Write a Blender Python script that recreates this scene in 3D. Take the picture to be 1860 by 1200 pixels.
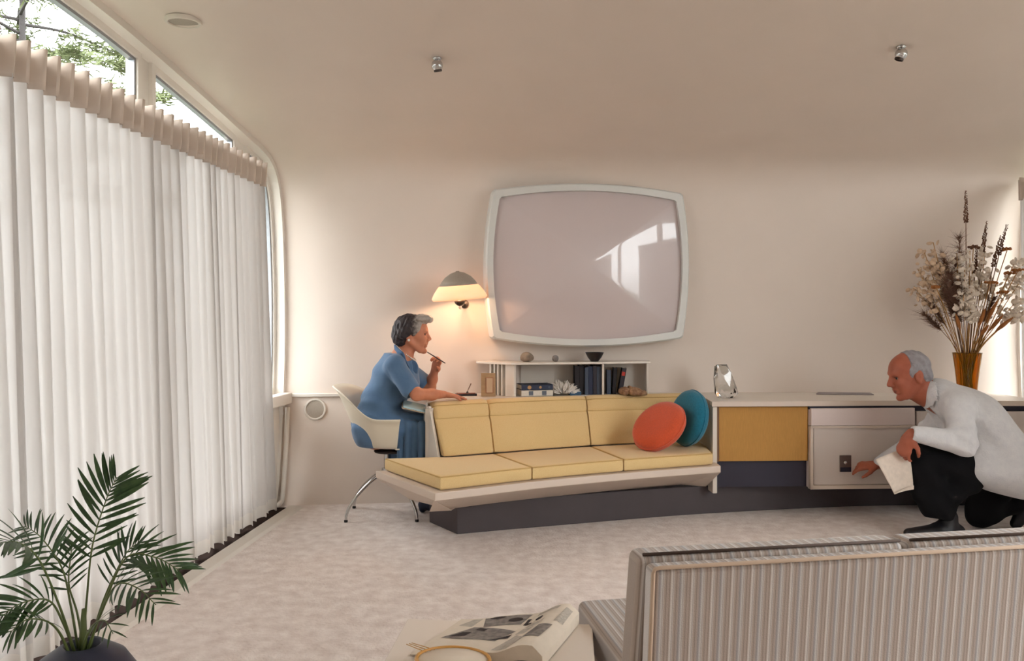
import bpy, bmesh, math, random
import numpy as np
from mathutils import Vector, Matrix, Euler, noise as mnoise

for o in list(bpy.data.objects):
    bpy.data.objects.remove(o, do_unlink=True)
SC = bpy.context.scene
COL = SC.collection

# ------------------------------------------------------------------ camera
CAM_H = 1.23            # eye height in metres
FPX = 1447.0            # focal length in pixels of the 1860 px wide frame (28 mm)
HOR = 580.0             # horizon row
YAW = math.radians(4.35)
cam_d = bpy.data.cameras.new('camera')
cam = bpy.data.objects.new('camera', cam_d)
COL.objects.link(cam)
cam_d.sensor_fit = 'HORIZONTAL'
cam_d.sensor_width = 36.0
cam_d.lens = FPX / 1860.0 * 36.0
cam_d.shift_y = -(600.0 - HOR) / 1860.0
cam_d.clip_start = 0.05
cam.location = (0, 0, CAM_H)
cam.rotation_euler = (math.radians(90), 0, YAW)
SC.camera = cam

# ------------------------------------------------------------------ world, exposure
SC.view_settings.view_transform = 'Standard'
SC.view_settings.look = 'None'
SC.view_settings.gamma = 1.0
SC.view_settings.use_curve_mapping = False
SC.view_settings.exposure = 0.78
SC.cycles.use_denoising = True
SC.cycles.max_bounces = 7
SC.cycles.diffuse_bounces = 4
SC.cycles.glossy_bounces = 4
SC.cycles.transmission_bounces = 8
SC.cycles.transparent_max_bounces = 12
SC.cycles.caustics_reflective = False
SC.cycles.caustics_refractive = False
SC.cycles.use_adaptive_sampling = True
SC.cycles.adaptive_threshold = 0.10
SC.cycles.adaptive_min_samples = 16
SC.cycles.sample_clamp_indirect = 8.0

SKY = 6.5
world = bpy.data.worlds.new('overcast_sky')
SC.world = world
world.use_nodes = True
wn, wl = world.node_tree.nodes, world.node_tree.links
wn.clear()
w_out = wn.new('ShaderNodeOutputWorld')
w_bg = wn.new('ShaderNodeBackground')
w_tc = wn.new('ShaderNodeTexCoord')
w_sep = wn.new('ShaderNodeSeparateXYZ')
w_ramp = wn.new('ShaderNodeValToRGB')
w_ramp.color_ramp.elements[0].position = 0.47
w_ramp.color_ramp.elements[0].color = (0.12, 0.12, 0.11, 1)
w_ramp.color_ramp.elements[1].position = 0.53
w_ramp.color_ramp.elements[1].color = (0.96, 0.98, 1.0, 1)
w_map = wn.new('ShaderNodeMath'); w_map.operation = 'MULTIPLY_ADD'
w_map.inputs[1].default_value = 0.5; w_map.inputs[2].default_value = 0.5
wl.new(w_tc.outputs['Generated'], w_sep.inputs[0])
wl.new(w_sep.outputs['Z'], w_map.inputs[0])
wl.new(w_map.outputs[0], w_ramp.inputs[0])
wl.new(w_ramp.outputs[0], w_bg.inputs[0])
w_bg.inputs[1].default_value = SKY
wl.new(w_bg.outputs[0], w_out.inputs[0])

def portal(name, loc, rot, sx, sy):
    """a light portal in a window opening: emits nothing, only guides the sky's samples"""
    d = bpy.data.lights.new(name, 'AREA')
    d.shape = 'RECTANGLE'; d.size = sx; d.size_y = sy
    d.cycles.is_portal = True
    o = bpy.data.objects.new(name, d)
    COL.objects.link(o)
    o.location = loc; o.rotation_euler = rot
    o['kind'] = 'helper'
    return o
H90 = math.pi / 2
portal('sky_portal_left', (-2.2, 2.2, 1.5), (0, -H90, 0), 2.2, 6.4)     # emits towards +X
portal('sky_portal_right', (3.35, 2.2, 1.5), (0, H90, 0), 2.2, 6.4)      # emits towards -X

# ------------------------------------------------------------------ pixel <-> place
FWD = Vector((-math.sin(YAW), math.cos(YAW), 0))
RGT = Vector((math.cos(YAW), math.sin(YAW), 0))
def ray(px, py):
    return FWD + RGT * ((px - 930.0) / FPX) + Vector((0, 0, (HOR - py) / FPX))
def at(px, py, Y):
    """point of the place at depth Y seen at that pixel of the photograph"""
    d = ray(px, py)
    return Vector((0, 0, CAM_H)) + d * (Y / d.y)
def atz(px, py, z):
    d = ray(px, py)
    return Vector((0, 0, CAM_H)) + d * ((z - CAM_H) / d.z)

# ------------------------------------------------------------------ materials
def lin(c):
    return tuple(((v / 255.0) / 12.92 if v / 255.0 <= 0.04045 else ((v / 255.0 + 0.055) / 1.055) ** 2.4) for v in c)
def mat(name, rgb, rough=0.6, metal=0.0, var=0.0, vscale=20.0, bump=0.0, bscale=200.0, coat=0.0, trans=0.0, ior=1.45,
        sheen=0.0, rgb2=None, spec=0.5, sss=0.0, stretch=None, detail=3.0):
    m = bpy.data.materials.new(name)
    m.use_nodes = True
    nt = m.node_tree
    b = nt.nodes['Principled BSDF']
    c = lin(rgb)
    b.inputs['Base Color'].default_value = (*c, 1)
    b.inputs['Roughness'].default_value = rough
    b.inputs['Metallic'].default_value = metal
    b.inputs['IOR'].default_value = ior
    b.inputs['Specular IOR Level'].default_value = spec
    b.inputs['Coat Weight'].default_value = coat
    b.inputs['Transmission Weight'].default_value = trans
    b.inputs['Sheen Weight'].default_value = sheen
    if sss:
        b.inputs['Subsurface Weight'].default_value = sss
        b.inputs['Subsurface Radius'].default_value = (0.012, 0.005, 0.003)
    tc = None
    def coords():
        t = nt.nodes.new('ShaderNodeTexCoord')
        mp = nt.nodes.new('ShaderNodeMapping')
        if stretch: mp.inputs['Scale'].default_value = stretch
        nt.links.new(t.outputs['Object'], mp.inputs[0])
        return mp
    if var > 0 or rgb2:
        tc = tc or coords()
        n = nt.nodes.new('ShaderNodeTexNoise')
        n.inputs['Scale'].default_value = vscale; n.inputs['Detail'].default_value = detail
        nt.links.new(tc.outputs[0], n.inputs['Vector'])
        r = nt.nodes.new('ShaderNodeValToRGB')
        r.color_ramp.elements[0].position = 0.3; r.color_ramp.elements[1].position = 0.7
        c2 = lin(rgb2) if rgb2 else tuple(min(1, v * (1 + var)) for v in c)
        c1 = c if rgb2 else tuple(v * (1 - var) for v in c)
        r.color_ramp.elements[0].color = (*c1, 1); r.color_ramp.elements[1].color = (*c2, 1)
        nt.links.new(n.outputs['Fac'], r.inputs[0])
        nt.links.new(r.outputs[0], b.inputs['Base Color'])
    if bump > 0:
        tc = tc or coords()
        n2 = nt.nodes.new('ShaderNodeTexNoise')
        n2.inputs['Scale'].default_value = bscale; n2.inputs['Detail'].default_value = 2.0
        nt.links.new(tc.outputs[0], n2.inputs['Vector'])
        bp = nt.nodes.new('ShaderNodeBump')
        bp.inputs['Strength'].default_value = bump; bp.inputs['Distance'].default_value = 0.01
        nt.links.new(n2.outputs['Fac'], bp.inputs['Height'])
        nt.links.new(bp.outputs[0], b.inputs['Normal'])
    return m
def shader_mix(name, build):
    m = bpy.data.materials.new(name); m.use_nodes = True
    nt = m.node_tree; nt.nodes.clear()
    out = nt.nodes.new('ShaderNodeOutputMaterial')
    nt.links.new(build(nt), out.inputs['Surface'])
    return m
def cloth_sheer(name, rgb, rgb_t, f_trl, f_trp, weave=900.0):
    """thin cloth: scatters, lets light through diffusely, and a little straight through the weave"""
    def build(nt):
        d = nt.nodes.new('ShaderNodeBsdfDiffuse'); d.inputs[0].default_value = (*lin(rgb), 1)
        t = nt.nodes.new('ShaderNodeBsdfTranslucent'); t.inputs[0].default_value = (*lin(rgb_t), 1)
        p = nt.nodes.new('ShaderNodeBsdfTransparent'); p.inputs[0].default_value = (1, 1, 1, 1)
        m1 = nt.nodes.new('ShaderNodeMixShader'); m1.inputs[0].default_value = f_trl
        m2 = nt.nodes.new('ShaderNodeMixShader'); m2.inputs[0].default_value = f_trp
        nt.links.new(d.outputs[0], m1.inputs[1]); nt.links.new(t.outputs[0], m1.inputs[2])
        nt.links.new(m1.outputs[0], m2.inputs[1]); nt.links.new(p.outputs[0], m2.inputs[2])
        return m2.outputs[0]
    return shader_mix(name, build)
def pane_glass(name):
    def build(nt):
        p = nt.nodes.new('ShaderNodeBsdfTransparent'); p.inputs[0].default_value = (0.95, 0.97, 0.96, 1)
        g = nt.nodes.new('ShaderNodeBsdfGlossy'); g.inputs['Roughness'].default_value = 0.02
        w = nt.nodes.new('ShaderNodeLayerWeight'); w.inputs['Blend'].default_value = 0.5
        q = nt.nodes.new('ShaderNodeMath'); q.operation = 'POWER'; q.inputs[1].default_value = 5.0
        f = nt.nodes.new('ShaderNodeMath'); f.operation = 'MULTIPLY_ADD'; f.inputs[1].default_value = 0.7; f.inputs[2].default_value = 0.05
        nt.links.new(w.outputs['Facing'], q.inputs[0]); nt.links.new(q.outputs[0], f.inputs[0])
        m1 = nt.nodes.new('ShaderNodeMixShader')
        nt.links.new(f.outputs[0], m1.inputs[0])
        nt.links.new(p.outputs[0], m1.inputs[1]); nt.links.new(g.outputs[0], m1.inputs[2])
        return m1.outputs[0]
    return shader_mix(name, build)

# ------------------------------------------------------------------ objects, tags
def tag(o, label=None, cat=None, group=None, kind=None):
    if label: o['label'] = label
    if cat: o['category'] = cat
    if group: o['group'] = group
    if kind: o['kind'] = kind
    return o
def thing(name, label, cat, loc=(0, 0, 0), group=None):
    o = bpy.data.objects.new(name, None)
    o.empty_display_size = 0.05
    COL.objects.link(o)
    o.location = loc
    return tag(o, label, cat, group)
def adopt(child, parent):
    child.parent = parent
    # keep the child where it was modelled: things are pure translations, their parts sit at the world origin
    child.matrix_parent_inverse = Matrix.Translation(-parent.location) if parent.type == 'EMPTY' else Matrix.Identity(4)
    return child
def link_mesh(name, me, m, parent=None, smooth=False, bevel=0.0, bseg=2, subsurf=0, angle=35):
    o = bpy.data.objects.new(name, me)
    COL.objects.link(o)
    if m is not None: me.materials.append(m)
    if smooth:
        me.polygons.foreach_set('use_smooth', [True] * len(me.polygons))
        if smooth == 'auto':
            me.set_sharp_from_angle(angle=math.radians(angle))
    if bevel > 0:
        md = o.modifiers.new('bevel', 'BEVEL'); md.width = bevel; md.segments = bseg
        md.limit_method = 'ANGLE'; md.angle_limit = math.radians(40); md.harden_normals = False
    if subsurf:
        md = o.modifiers.new('sub', 'SUBSURF'); md.levels = subsurf; md.render_levels = subsurf
    if parent is not None: adopt(o, parent)
    return o

class MB:
    """collects boxes, prisms, tubes, lathes into ONE mesh"""
    def __init__(s): s.v = []; s.f = []
    def add(s, vs, fs):
        k = len(s.v); s.v += [tuple(v) for v in vs]; s.f += [tuple(i + k for i in f) for f in fs]; return s
    def box(s, c, size, rz=0.0, R=None):
        hx, hy, hz = [v / 2 for v in size]
        M = R if R is not None else Matrix.Rotation(rz, 3, 'Z')
        vs = [Vector(c) + M @ Vector((x * hx, y * hy, z * hz)) for x in (-1, 1) for y in (-1, 1) for z in (-1, 1)]
        return s.add(vs, [(0, 1, 3, 2), (4, 6, 7, 5), (0, 4, 5, 1), (2, 3, 7, 6), (0, 2, 6, 4), (1, 5, 7, 3)])
    def prism(s, poly, z0, z1, poly_top=None):
        """plan polygon (counter-clockwise) between two heights"""
        n = len(poly); pt = poly_top or poly
        vs = [(p[0], p[1], z0) for p in poly] + [(p[0], p[1], z1) for p in pt]
        fs = [tuple(reversed(range(n))), tuple(range(n, 2 * n))]
        fs += [(i, (i + 1) % n, n + (i + 1) % n, n + i) for i in range(n)]
        return s.add(vs, fs)
    def loft(s, rings, cap=True):
        n = len(rings[0]); vs = [p for r in rings for p in r]; fs = []
        for k in range(len(rings) - 1):
            for i in range(n):
                j = (i + 1) % n
                fs.append((k * n + i, k * n + j, (k + 1) * n + j, (k + 1) * n + i))
        if cap:
            fs.append(tuple(reversed(range(n)))); fs.append(tuple((len(rings) - 1) * n + i for i in range(n)))
        return s.add(vs, fs)
    def tube(s, path, rad, seg=8, cap=True):
        P = [Vector(p) for p in path]; n = len(P)
        rs = rad if isinstance(rad, (list, tuple)) else [rad] * n
        rings = []; up = None
        for i in range(n):
            t = (P[min(i + 1, n - 1)] - P[max(i - 1, 0)])
            t = t.normalized() if t.length > 1e-9 else Vector((0, 0, 1))
            if up is None:
                up = Vector((0, 0, 1)) if abs(t.z) < 0.9 else Vector((1, 0, 0))
            a = (up - t * up.dot(t)).normalized(); b = t.cross(a); up = a
            rings.append([P[i] + (a * math.cos(2 * math.pi * k / seg) + b * math.sin(2 * math.pi * k / seg)) * rs[i] for k in range(seg)])
        return s.loft(rings, cap)
    def lathe(s, prof, c=(0, 0, 0), seg=32, R=None, cap=False):
        rings = []
        for r, z in prof:
            ring = []
            for k in range(seg):
                a = 2 * math.pi * k / seg
                p = Vector((r * math.cos(a), r * math.sin(a), z))
                if R is not None: p = R @ p
                ring.append(Vector(c) + p)
            rings.append(ring)
        return s.loft(rings, cap)
    def grid(s, fn, nu, nv, closed_u=False):
        vs = [fn(i / (nu if closed_u else nu - 1), j / (nv - 1)) for j in range(nv) for i in range(nu)]
        fs = []
        for j in range(nv - 1):
            for i in range(nu if closed_u else nu - 1):
                i2 = (i + 1) % nu
                fs.append((j * nu + i, j * nu + i2, (j + 1) * nu + i2, (j + 1) * nu + i))
        return s.add(vs, fs)
    def mesh(s, name):
        me = bpy.data.meshes.new(name); me.from_pydata(s.v, [], s.f); me.update()
        bm = bmesh.new(); bm.from_mesh(me)
        bmesh.ops.recalc_face_normals(bm, faces=bm.faces)
        bm.to_mesh(me); bm.free()
        return me
    def build(s, name, m, parent=None, **kw):
        return link_mesh(name, s.mesh(name), m, parent, **kw)

def crom(pts, n):
    """Catmull-Rom through points, n samples per span"""
    P = [np.array(p, float) for p in pts]
    P = [2 * P[0] - P[1]] + P + [2 * P[-1] - P[-2]]
    out = []
    for i in range(1, len(P) - 2):
        for k in range(n):
            t = k / n
            a, b, c, d = P[i - 1], P[i], P[i + 1], P[i + 2]
            out.append(0.5 * ((2 * b) + (c - a) * t + (2 * a - 5 * b + 4 * c - d) * t * t + (3 * b - a - 3 * c + d) * t ** 3))
    out.append(P[-2])
    return out
def resample(poly, n):
    P = np.array([np.array(p, float) for p in poly]); d = np.r_[0, np.cumsum(np.linalg.norm(np.diff(P, axis=0), axis=1))]
    q = np.linspace(0, d[-1], n)
    return np.stack([np.interp(q, d, P[:, k]) for k in range(P.shape[1])], 1)
def smooth01(t):
    t = max(0.0, min(1.0, t)); return t * t * (3 - 2 * t)
def offset_open(P, d):
    """offset an open 2D polyline to its left by d"""
    P = np.array(P, float); T = np.gradient(P, axis=0); T /= np.linalg.norm(T, axis=1)[:, None] + 1e-12
    return P + np.stack([-T[:, 1], T[:, 0]], 1) * d
def offset_closed(P, d):
    """inset a closed counter-clockwise polygon by d (mitred)"""
    P = np.array(P, float); n = len(P); out = []
    for i in range(n):
        a, b, c = P[i - 1], P[i], P[(i + 1) % n]
        t1 = (b - a) / (np.linalg.norm(b - a) + 1e-12); t2 = (c - b) / (np.linalg.norm(c - b) + 1e-12)
        n1 = np.array([-t1[1], t1[0]]); n2 = np.array([-t2[1], t2[0]])
        m = n1 + n2; L = np.dot(m, n1); m = m / max(L, 0.3)
        out.append(b + m * d)
    return np.array(out)

# ------------------------------------------------------------------ implicit surfaces (for bodies, clothes, stones, glass)
class SDF:
    def __init__(s, lo, hi, h):
        s.lo = np.array(lo, float); s.h = h
        s.n = np.ceil((np.array(hi, float) - s.lo) / h).astype(int) + 1
        s.D = np.full(s.n, 1.0, np.float32)
        s.ax = [(s.lo[i] + h * np.arange(s.n[i])).astype(np.float32) for i in range(3)]
    def _sl(s, lo, hi):
        a = np.clip(np.floor((np.array(lo) - s.lo) / s.h).astype(int), 0, s.n - 1)
        b = np.clip(np.ceil((np.array(hi) - s.lo) / s.h).astype(int) + 1, 1, s.n)
        return tuple(slice(x, max(y, x + 1)) for x, y in zip(a, b))
    def _pts(s, sl):
        return np.meshgrid(*[s.ax[i][sl[i]] for i in range(3)], indexing='ij')
    def _mix(s, sl, d, k, op):
        D = s.D[sl]
        if op == 'sub': d = -d
        if op == 'add':
            if k > 0:
                h = np.maximum(k - np.abs(D - d), 0) / k
                s.D[sl] = np.minimum(D, d) - h * h * k * 0.25
            else: s.D[sl] = np.minimum(D, d)
        else:
            if k > 0:
                h = np.maximum(k - np.abs(D - d), 0) / k
                s.D[sl] = np.maximum(D, d) + h * h * k * 0.25
            else: s.D[sl] = np.maximum(D, d)
    def cone(s, a, b, ra, rb=None, k=0.01, flat=None, op='add'):
        """rounded cone a-b; flat=(axis, factor) squeezes the section along an axis"""
        rb = ra if rb is None else rb
        a = np.array(a, float); b = np.array(b, float); m = max(ra, rb) * (max(1, flat[1]) if flat else 1) + k + 3 * s.h
        sl = s._sl(np.minimum(a, b) - m, np.maximum(a, b) + m)
        X, Y, Z = s._pts(sl)
        ab = b - a; L2 = max(float(ab @ ab), 1e-12)
        t = np.clip(((X - a[0]) * ab[0] + (Y - a[1]) * ab[1] + (Z - a[2]) * ab[2]) / L2, 0, 1)
        vx = X - a[0] - t * ab[0]; vy = Y - a[1] - t * ab[1]; vz = Z - a[2] - t * ab[2]
        sc = 1.0
        if flat:
            n = np.array(flat[0], float); n /= np.linalg.norm(n); q = (vx * n[0] + vy * n[1] + vz * n[2]) * (1 / flat[1] - 1)
            vx = vx + n[0] * q; vy = vy + n[1] * q; vz = vz + n[2] * q; sc = min(1.0, flat[1])
        d = (np.sqrt(vx * vx + vy * vy + vz * vz) - (ra + t * (rb - ra))) * sc
        s._mix(sl, d.astype(np.float32), k, op); return s
    def ell(s, c, r, R=None, k=0.01, op='add'):
        c = np.array(c, float); r = np.array(r, float) if np.ndim(r) else np.array([r] * 3, float)
        R = np.eye(3) if R is None else np.array(R, float)
        m = r.max() + k + 3 * s.h
        sl = s._sl(c - m, c + m); X, Y, Z = s._pts(sl)
        X = X - c[0]; Y = Y - c[1]; Z = Z - c[2]
        q = [(X * R[0, i] + Y * R[1, i] + Z * R[2, i]) / r[i] for i in range(3)]
        k0 = np.sqrt(q[0] ** 2 + q[1] ** 2 + q[2] ** 2); k1 = np.sqrt((q[0] / r[0]) ** 2 + (q[1] / r[1]) ** 2 + (q[2] / r[2]) ** 2)
        d = k0 * (k0 - 1) / np.maximum(k1, 1e-6)
        s._mix(sl, d.astype(np.float32), k, op); return s
    def half(s, c, n, k=0.0):
        """keep only the side of the plane through c that the normal points away from"""
        sl = tuple(slice(0, x) for x in s.n); X, Y, Z = s._pts(sl); n = np.array(n, float); n /= np.linalg.norm(n)
        d = (X - c[0]) * n[0] + (Y - c[1]) * n[1] + (Z - c[2]) * n[2]
        D = s.D
        if k > 0:
            h = np.maximum(k - np.abs(D - d), 0) / k
            s.D = (np.maximum(D, d) + h * h * k * 0.25).astype(np.float32)
        else: s.D = np.maximum(D, d).astype(np.float32)
        return s
    def warp(s, fn):
        sl = tuple(slice(0, x) for x in s.n); X, Y, Z = s._pts(sl)
        s.D = (s.D + fn(X, Y, Z)).astype(np.float32); return s
    def mesh(s, name, relax=1, largest=False):
        D = s.D.copy(); D[0] = D[-1] = 1; D[:, 0] = D[:, -1] = 1; D[:, :, 0] = D[:, :, -1] = 1
        ins = D < 0
        c = np.zeros(tuple(np.array(D.shape) - 1), np.int8)
        for i in (0, 1):
            for j in (0, 1):
                for k in (0, 1):
                    c += ins[i:D.shape[0] - 1 + i, j:D.shape[1] - 1 + j, k:D.shape[2] - 1 + k]
        cells = np.argwhere((c > 0) & (c < 8))
        idx = -np.ones(c.shape, np.int64); idx[tuple(cells.T)] = np.arange(len(cells))
        acc = np.zeros((len(cells), 3)); cnt = np.zeros(len(cells))
        cor = [(i, j, k) for i in (0, 1) for j in (0, 1) for k in (0, 1)]
        for a in cor:
            for ax in range(3):
                if a[ax]: continue
                b = list(a); b[ax] = 1
                va = D[tuple((cells + a).T)]; vb = D[tuple((cells + b).T)]
                m = (va < 0) != (vb < 0)
                t = np.where(m, va / np.where(np.abs(va - vb) < 1e-12, 1, va - vb), 0)
                p = np.tile(np.array(a, float), (len(cells), 1)); p[:, ax] += t
                acc[m] += p[m]; cnt[m] += 1
        V = (cells + acc / cnt[:, None]) * s.h + s.lo
        F = []
        for ax in range(3):
            sh = [slice(0, x) for x in D.shape]; sa = list(sh); sb = list(sh)
            sa[ax] = slice(0, D.shape[ax] - 1); sb[ax] = slice(1, D.shape[ax])
            A = ins[tuple(sa)]; B = ins[tuple(sb)]
            e = np.argwhere(A != B)
            u, w = [(1, 2), (2, 0), (0, 1)][ax]
            e = e[(e[:, u] > 0) & (e[:, w] > 0)]
            if not len(e): continue
            du = np.zeros(3, int); du[u] = 1; dw = np.zeros(3, int); dw[w] = 1
            q = np.stack([idx[tuple((e - du - dw).T)], idx[tuple((e - dw).T)], idx[tuple(e.T)], idx[tuple((e - du).T)]], 1)
            fl = ~A[tuple(e.T)]
            q[fl] = q[fl][:, ::-1]
            F.append(q)
        F = np.concatenate(F) if F else np.zeros((0, 4), int)
        if largest and len(F):                      # drop stray islands
            lab = np.arange(len(V))
            while True:
                m = lab[F].min(axis=1); new = lab.copy()
                for i in range(4): np.minimum.at(new, F[:, i], m)
                if (new == lab).all(): break
                lab = new
            ids, cnt_ = np.unique(lab[F[:, 0]], return_counts=True); keep = ids[cnt_.argmax()]
            F = F[lab[F[:, 0]] == keep]; used = np.unique(F); mp = np.zeros(len(V), int); mp[used] = np.arange(len(used)); V = V[used]; F = mp[F]
        # a little relaxing takes the voxel steps out
        for _ in range(relax):
            S = np.zeros_like(V); N = np.zeros(len(V))
            for i, j in ((0, 1), (1, 2), (2, 3), (3, 0)):
                np.add.at(S, F[:, i], V[F[:, j]]); np.add.at(N, F[:, i], 1)
                np.add.at(S, F[:, j], V[F[:, i]]); np.add.at(N, F[:, j], 1)
            V = V * 0.5 + 0.5 * S / np.maximum(N, 1)[:, None]
        me = bpy.data.meshes.new(name)
        me.from_pydata(V.tolist(), [], F.tolist()); me.update()
        return me
    def build(s, name, m, parent=None, relax=1, largest=False, **kw):
        kw.setdefault('smooth', True)
        return link_mesh(name, s.mesh(name, relax, largest), m, parent, **kw)
# ================================================================== the room shell
XL, XR = -1.94, 3.08            # window walls left and right
YB = 5.13                       # foot of the end wall at the left corner
YREAR = -1.6
M_wall = mat('warm_white_plastic', (228, 214, 202), rough=0.5, var=0.015, vscale=3.0, bump=0.02, bscale=60, spec=0.35)
M_floor = mat('sculpted_carpet', (219, 203, 194), rough=0.95, rgb2=(244, 233, 226), vscale=15, bump=0.6, bscale=70, sheen=0.2, spec=0.1, detail=4)
M_trim = mat('white_trim_paint', (226, 218, 208), rough=0.4)
M_metal_grey = mat('grey_sash_metal', (150, 152, 156), rough=0.35, metal=0.6)
M_pane = pane_glass('window_glass')

def yb(X):
    x = max(-0.3, min(5.4, X - XL))
    return 0.2 * x - 0.02 * x * x
PROF = crom([(0.0, 0.0), (0.045, 0.12), (0.10, 0.42), (0.135, 0.75), (0.155, 1.05), (0.15, 1.45), (0.115, 1.85), (0.065, 2.08),
             (-0.01, 2.21), (-0.12, 2.285), (-0.27, 2.325), (-0.46, 2.352), (-1.0, 2.43), (-1.55, 2.5), (-2.0, 2.545), (-3.0, 2.61),
             (-4.5, 2.67), (-6.8, 2.69)], 6)
def shell_pt(X, p):
    w = smooth01((p[0] + 3.6) / 3.3)
    return (X, YB + p[0] + yb(X) * w, p[1])
def wall_y(X, z):
    pz = [q[1] for q in PROF[:54]]; py = [q[0] for q in PROF[:54]]
    return YB + float(np.interp(z, pz, py)) + yb(X)
def ceil_z(X, Y):
    pts = [shell_pt(X, p) for p in PROF[54:]]
    ys = [p[1] for p in pts][::-1]; zs = [p[2] for p in pts][::-1]
    return float(np.interp(Y, ys, zs))
def on_ceiling(px, py):
    d = ray(px, py); t = 0.5
    while t < 8:
        p = Vector((0, 0, CAM_H)) + d * t
        if p.z >= ceil_z(p.x, p.y): return p
        t += 0.004
    return p
def on_wall(px, py):
    d = ray(px, py); t = 3.0
    while t < 9:
        p = Vector((0, 0, CAM_H)) + d * t
        if p.y >= wall_y(p.x, p.z): return p
        t += 0.004
    return p
KW = 54      # profile samples that belong to the end wall (up to the bend)
def shell_part(name, pts):
    NX = 41; T = 0.06
    xs = [XL - 0.12 + (XR - XL + 0.24) * i / (NX - 1) for i in range(NX)]
    mb = MB()
    P = np.array([[p[0], p[1]] for p in pts])
    O = offset_open(P, -T)
    n = len(pts)
    mb.grid(lambda u, v: shell_pt(xs[int(round(u * (NX - 1)))], P[int(round(v * (n - 1)))]), NX, n)
    mb.grid(lambda u, v: shell_pt(xs[int(round(u * (NX - 1)))], O[int(round(v * (n - 1)))]), NX, n)
    return tag(mb.build(name, M_wall, smooth=True), kind='structure')
tag(shell_part('wall_back', PROF[:KW + 1]), 'curved warm white end wall behind the curved bench and desk')
tag(shell_part('ceiling', PROF[KW:]), 'warm white moulded ceiling sloping down to the end wall')

fl = MB()
fl.prism([(XL - 0.1, YREAR), (XR + 0.1, YREAR), (XR + 0.1, 5.9), (XL - 0.1, 5.4)], -0.08, 0.0)
tag(fl.build('floor', M_floor), 'pale pinkish beige sculpted wall to wall carpet', kind='structure')

# ------------------------------------------------------------------ window walls (left one in view, right one opposite)
def profile_at(X, lo=YREAR):
    pts = [shell_pt(X, p) for p in PROF]
    out = [(p[1], p[2]) for p in pts if p[1] >= lo - 0.2]
    return np.array(out)
def strip_x(mb, A, B, x0, x1):
    """solid between two (Y,z) polylines, from x0 to x1"""
    n = len(A)
    vs = []
    for x in (x0, x1):
        for a in A: vs.append((x, a[0], a[1]))
        for b in B: vs.append((x, b[0], b[1]))
    fs = []
    for i in range(n - 1):
        fs += [(i, i + 1, n + i + 1, n + i), (2 * n + i, 3 * n + i, 3 * n + i + 1, 2 * n + i + 1),
               (i, 2 * n + i, 2 * n + i + 1, i + 1), (n + i, n + i + 1, 3 * n + i + 1, 3 * n + i)]
    fs += [(0, n, 3 * n, 2 * n), (n - 1, 3 * n - 1, 4 * n - 1, 2 * n - 1)]
    mb.add(vs, fs)
def window_wall(side, X, sgn, panes, zz, no):
    """sgn: +1 when the room lies at larger X than the wall"""
    Q = profile_at(X); O = offset_open(Q, 0.035)
    x0, x1 = (X - 0.14, X) if sgn > 0 else (X, X + 0.14)
    mb = MB()
    Qo = offset_open(Q, -0.02)
    strip_x(mb, Qo, O, x0, x1)
    edges = sorted([panes[0][0]] + [b for a, b in panes])
    zc = lambda Y: float(np.interp(Y, O[::-1, 0], O[::-1, 1])) + 0.04
    gaps = [(YREAR, panes[0][0])] + [(panes[i][1], panes[i + 1][0]) for i in range(len(panes) - 1)]
    for a, b in gaps:
        mb.box(((x0 + x1) / 2 - sgn * 0.04, (a + b) / 2, (zc(a) + 0.02) / 2), (0.06, b - a, zc(a) + 0.02))
    for (a, b), zs in zip(panes, zz):
        b2 = min(b, float(np.interp(zs / 2, Q[:40, 1], Q[:40, 0])) - 0.02)
        mb.box(((x0 + x1) / 2, (a + b2) / 2, (zs - 0.02) / 2), (0.10, b2 - a, zs - 0.02))
    tag(mb.build('wall_' + side, M_trim), 'white framed window wall on the ' + side, kind='structure')
    xg = X - sgn * 0.085
    for k, (a, b) in enumerate(panes):
        zs = zz[k]
        top = [tuple(p) for p in O if a + 0.04 < p[0] < b - (0.04 if k < len(panes) - 1 else 0.0) and p[1] > zs + 0.03]
        if k == len(panes) - 1:
            poly = [(a, zs)] + [(float(np.interp(zs, O[:40, 1], O[:40, 0])), zs)] + top + [(a, zc(a) - 0.04)]
        else:
            poly = [(a, zs), (b, zs), (b, zc(b) - 0.04)] + top + [(a, zc(a) - 0.04)]
        poly = np.array(poly)
        I = offset_closed(poly, 0.034); J = offset_closed(poly, 0.048)
        w = bpy.data.objects.new('window_%d' % (no + k), None); COL.objects.link(w)
        tag(w, kind='structure')
        w.location = (0, 0, 0)
        n = len(poly)
        f = MB()
        for x, Pa, Pb, dx in ((xg, poly, I, 0.05), (xg, I, J, 0.028)):
            for i in range(n):
                j = (i + 1) % n
                vs = [(x + s * dx / 2, p[0], p[1]) for s in (-1, 1) for p in (Pa[i], Pa[j], Pb[j], Pb[i])]
                f.add(vs, [(0, 1, 2, 3), (7, 6, 5, 4), (0, 4, 5, 1), (2, 6, 7, 3), (1, 5, 6, 2), (0, 3, 7, 4)])
            if dx == 0.05: f.build('sash_frame', M_trim, w); f = MB()
            else: f.build('glazing_bead', M_metal_grey, w)
        g = MB()
        g.add([(xg, p[0], p[1]) for p in J], [tuple(range(n))])
        g.build('pane', M_pane, w)
window_wall('left', XL, 1, [(0.9, 3.57), (3.66, 4.62), (4.77, 5.25)], [0.17, 0.17, 0.73], 1)
window_wall('right', XR, -1, [(-1.2, 1.3), (1.4, 3.4), (3.5, 4.9), (5.0, 5.6)], [0.35] * 4, 4)

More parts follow.
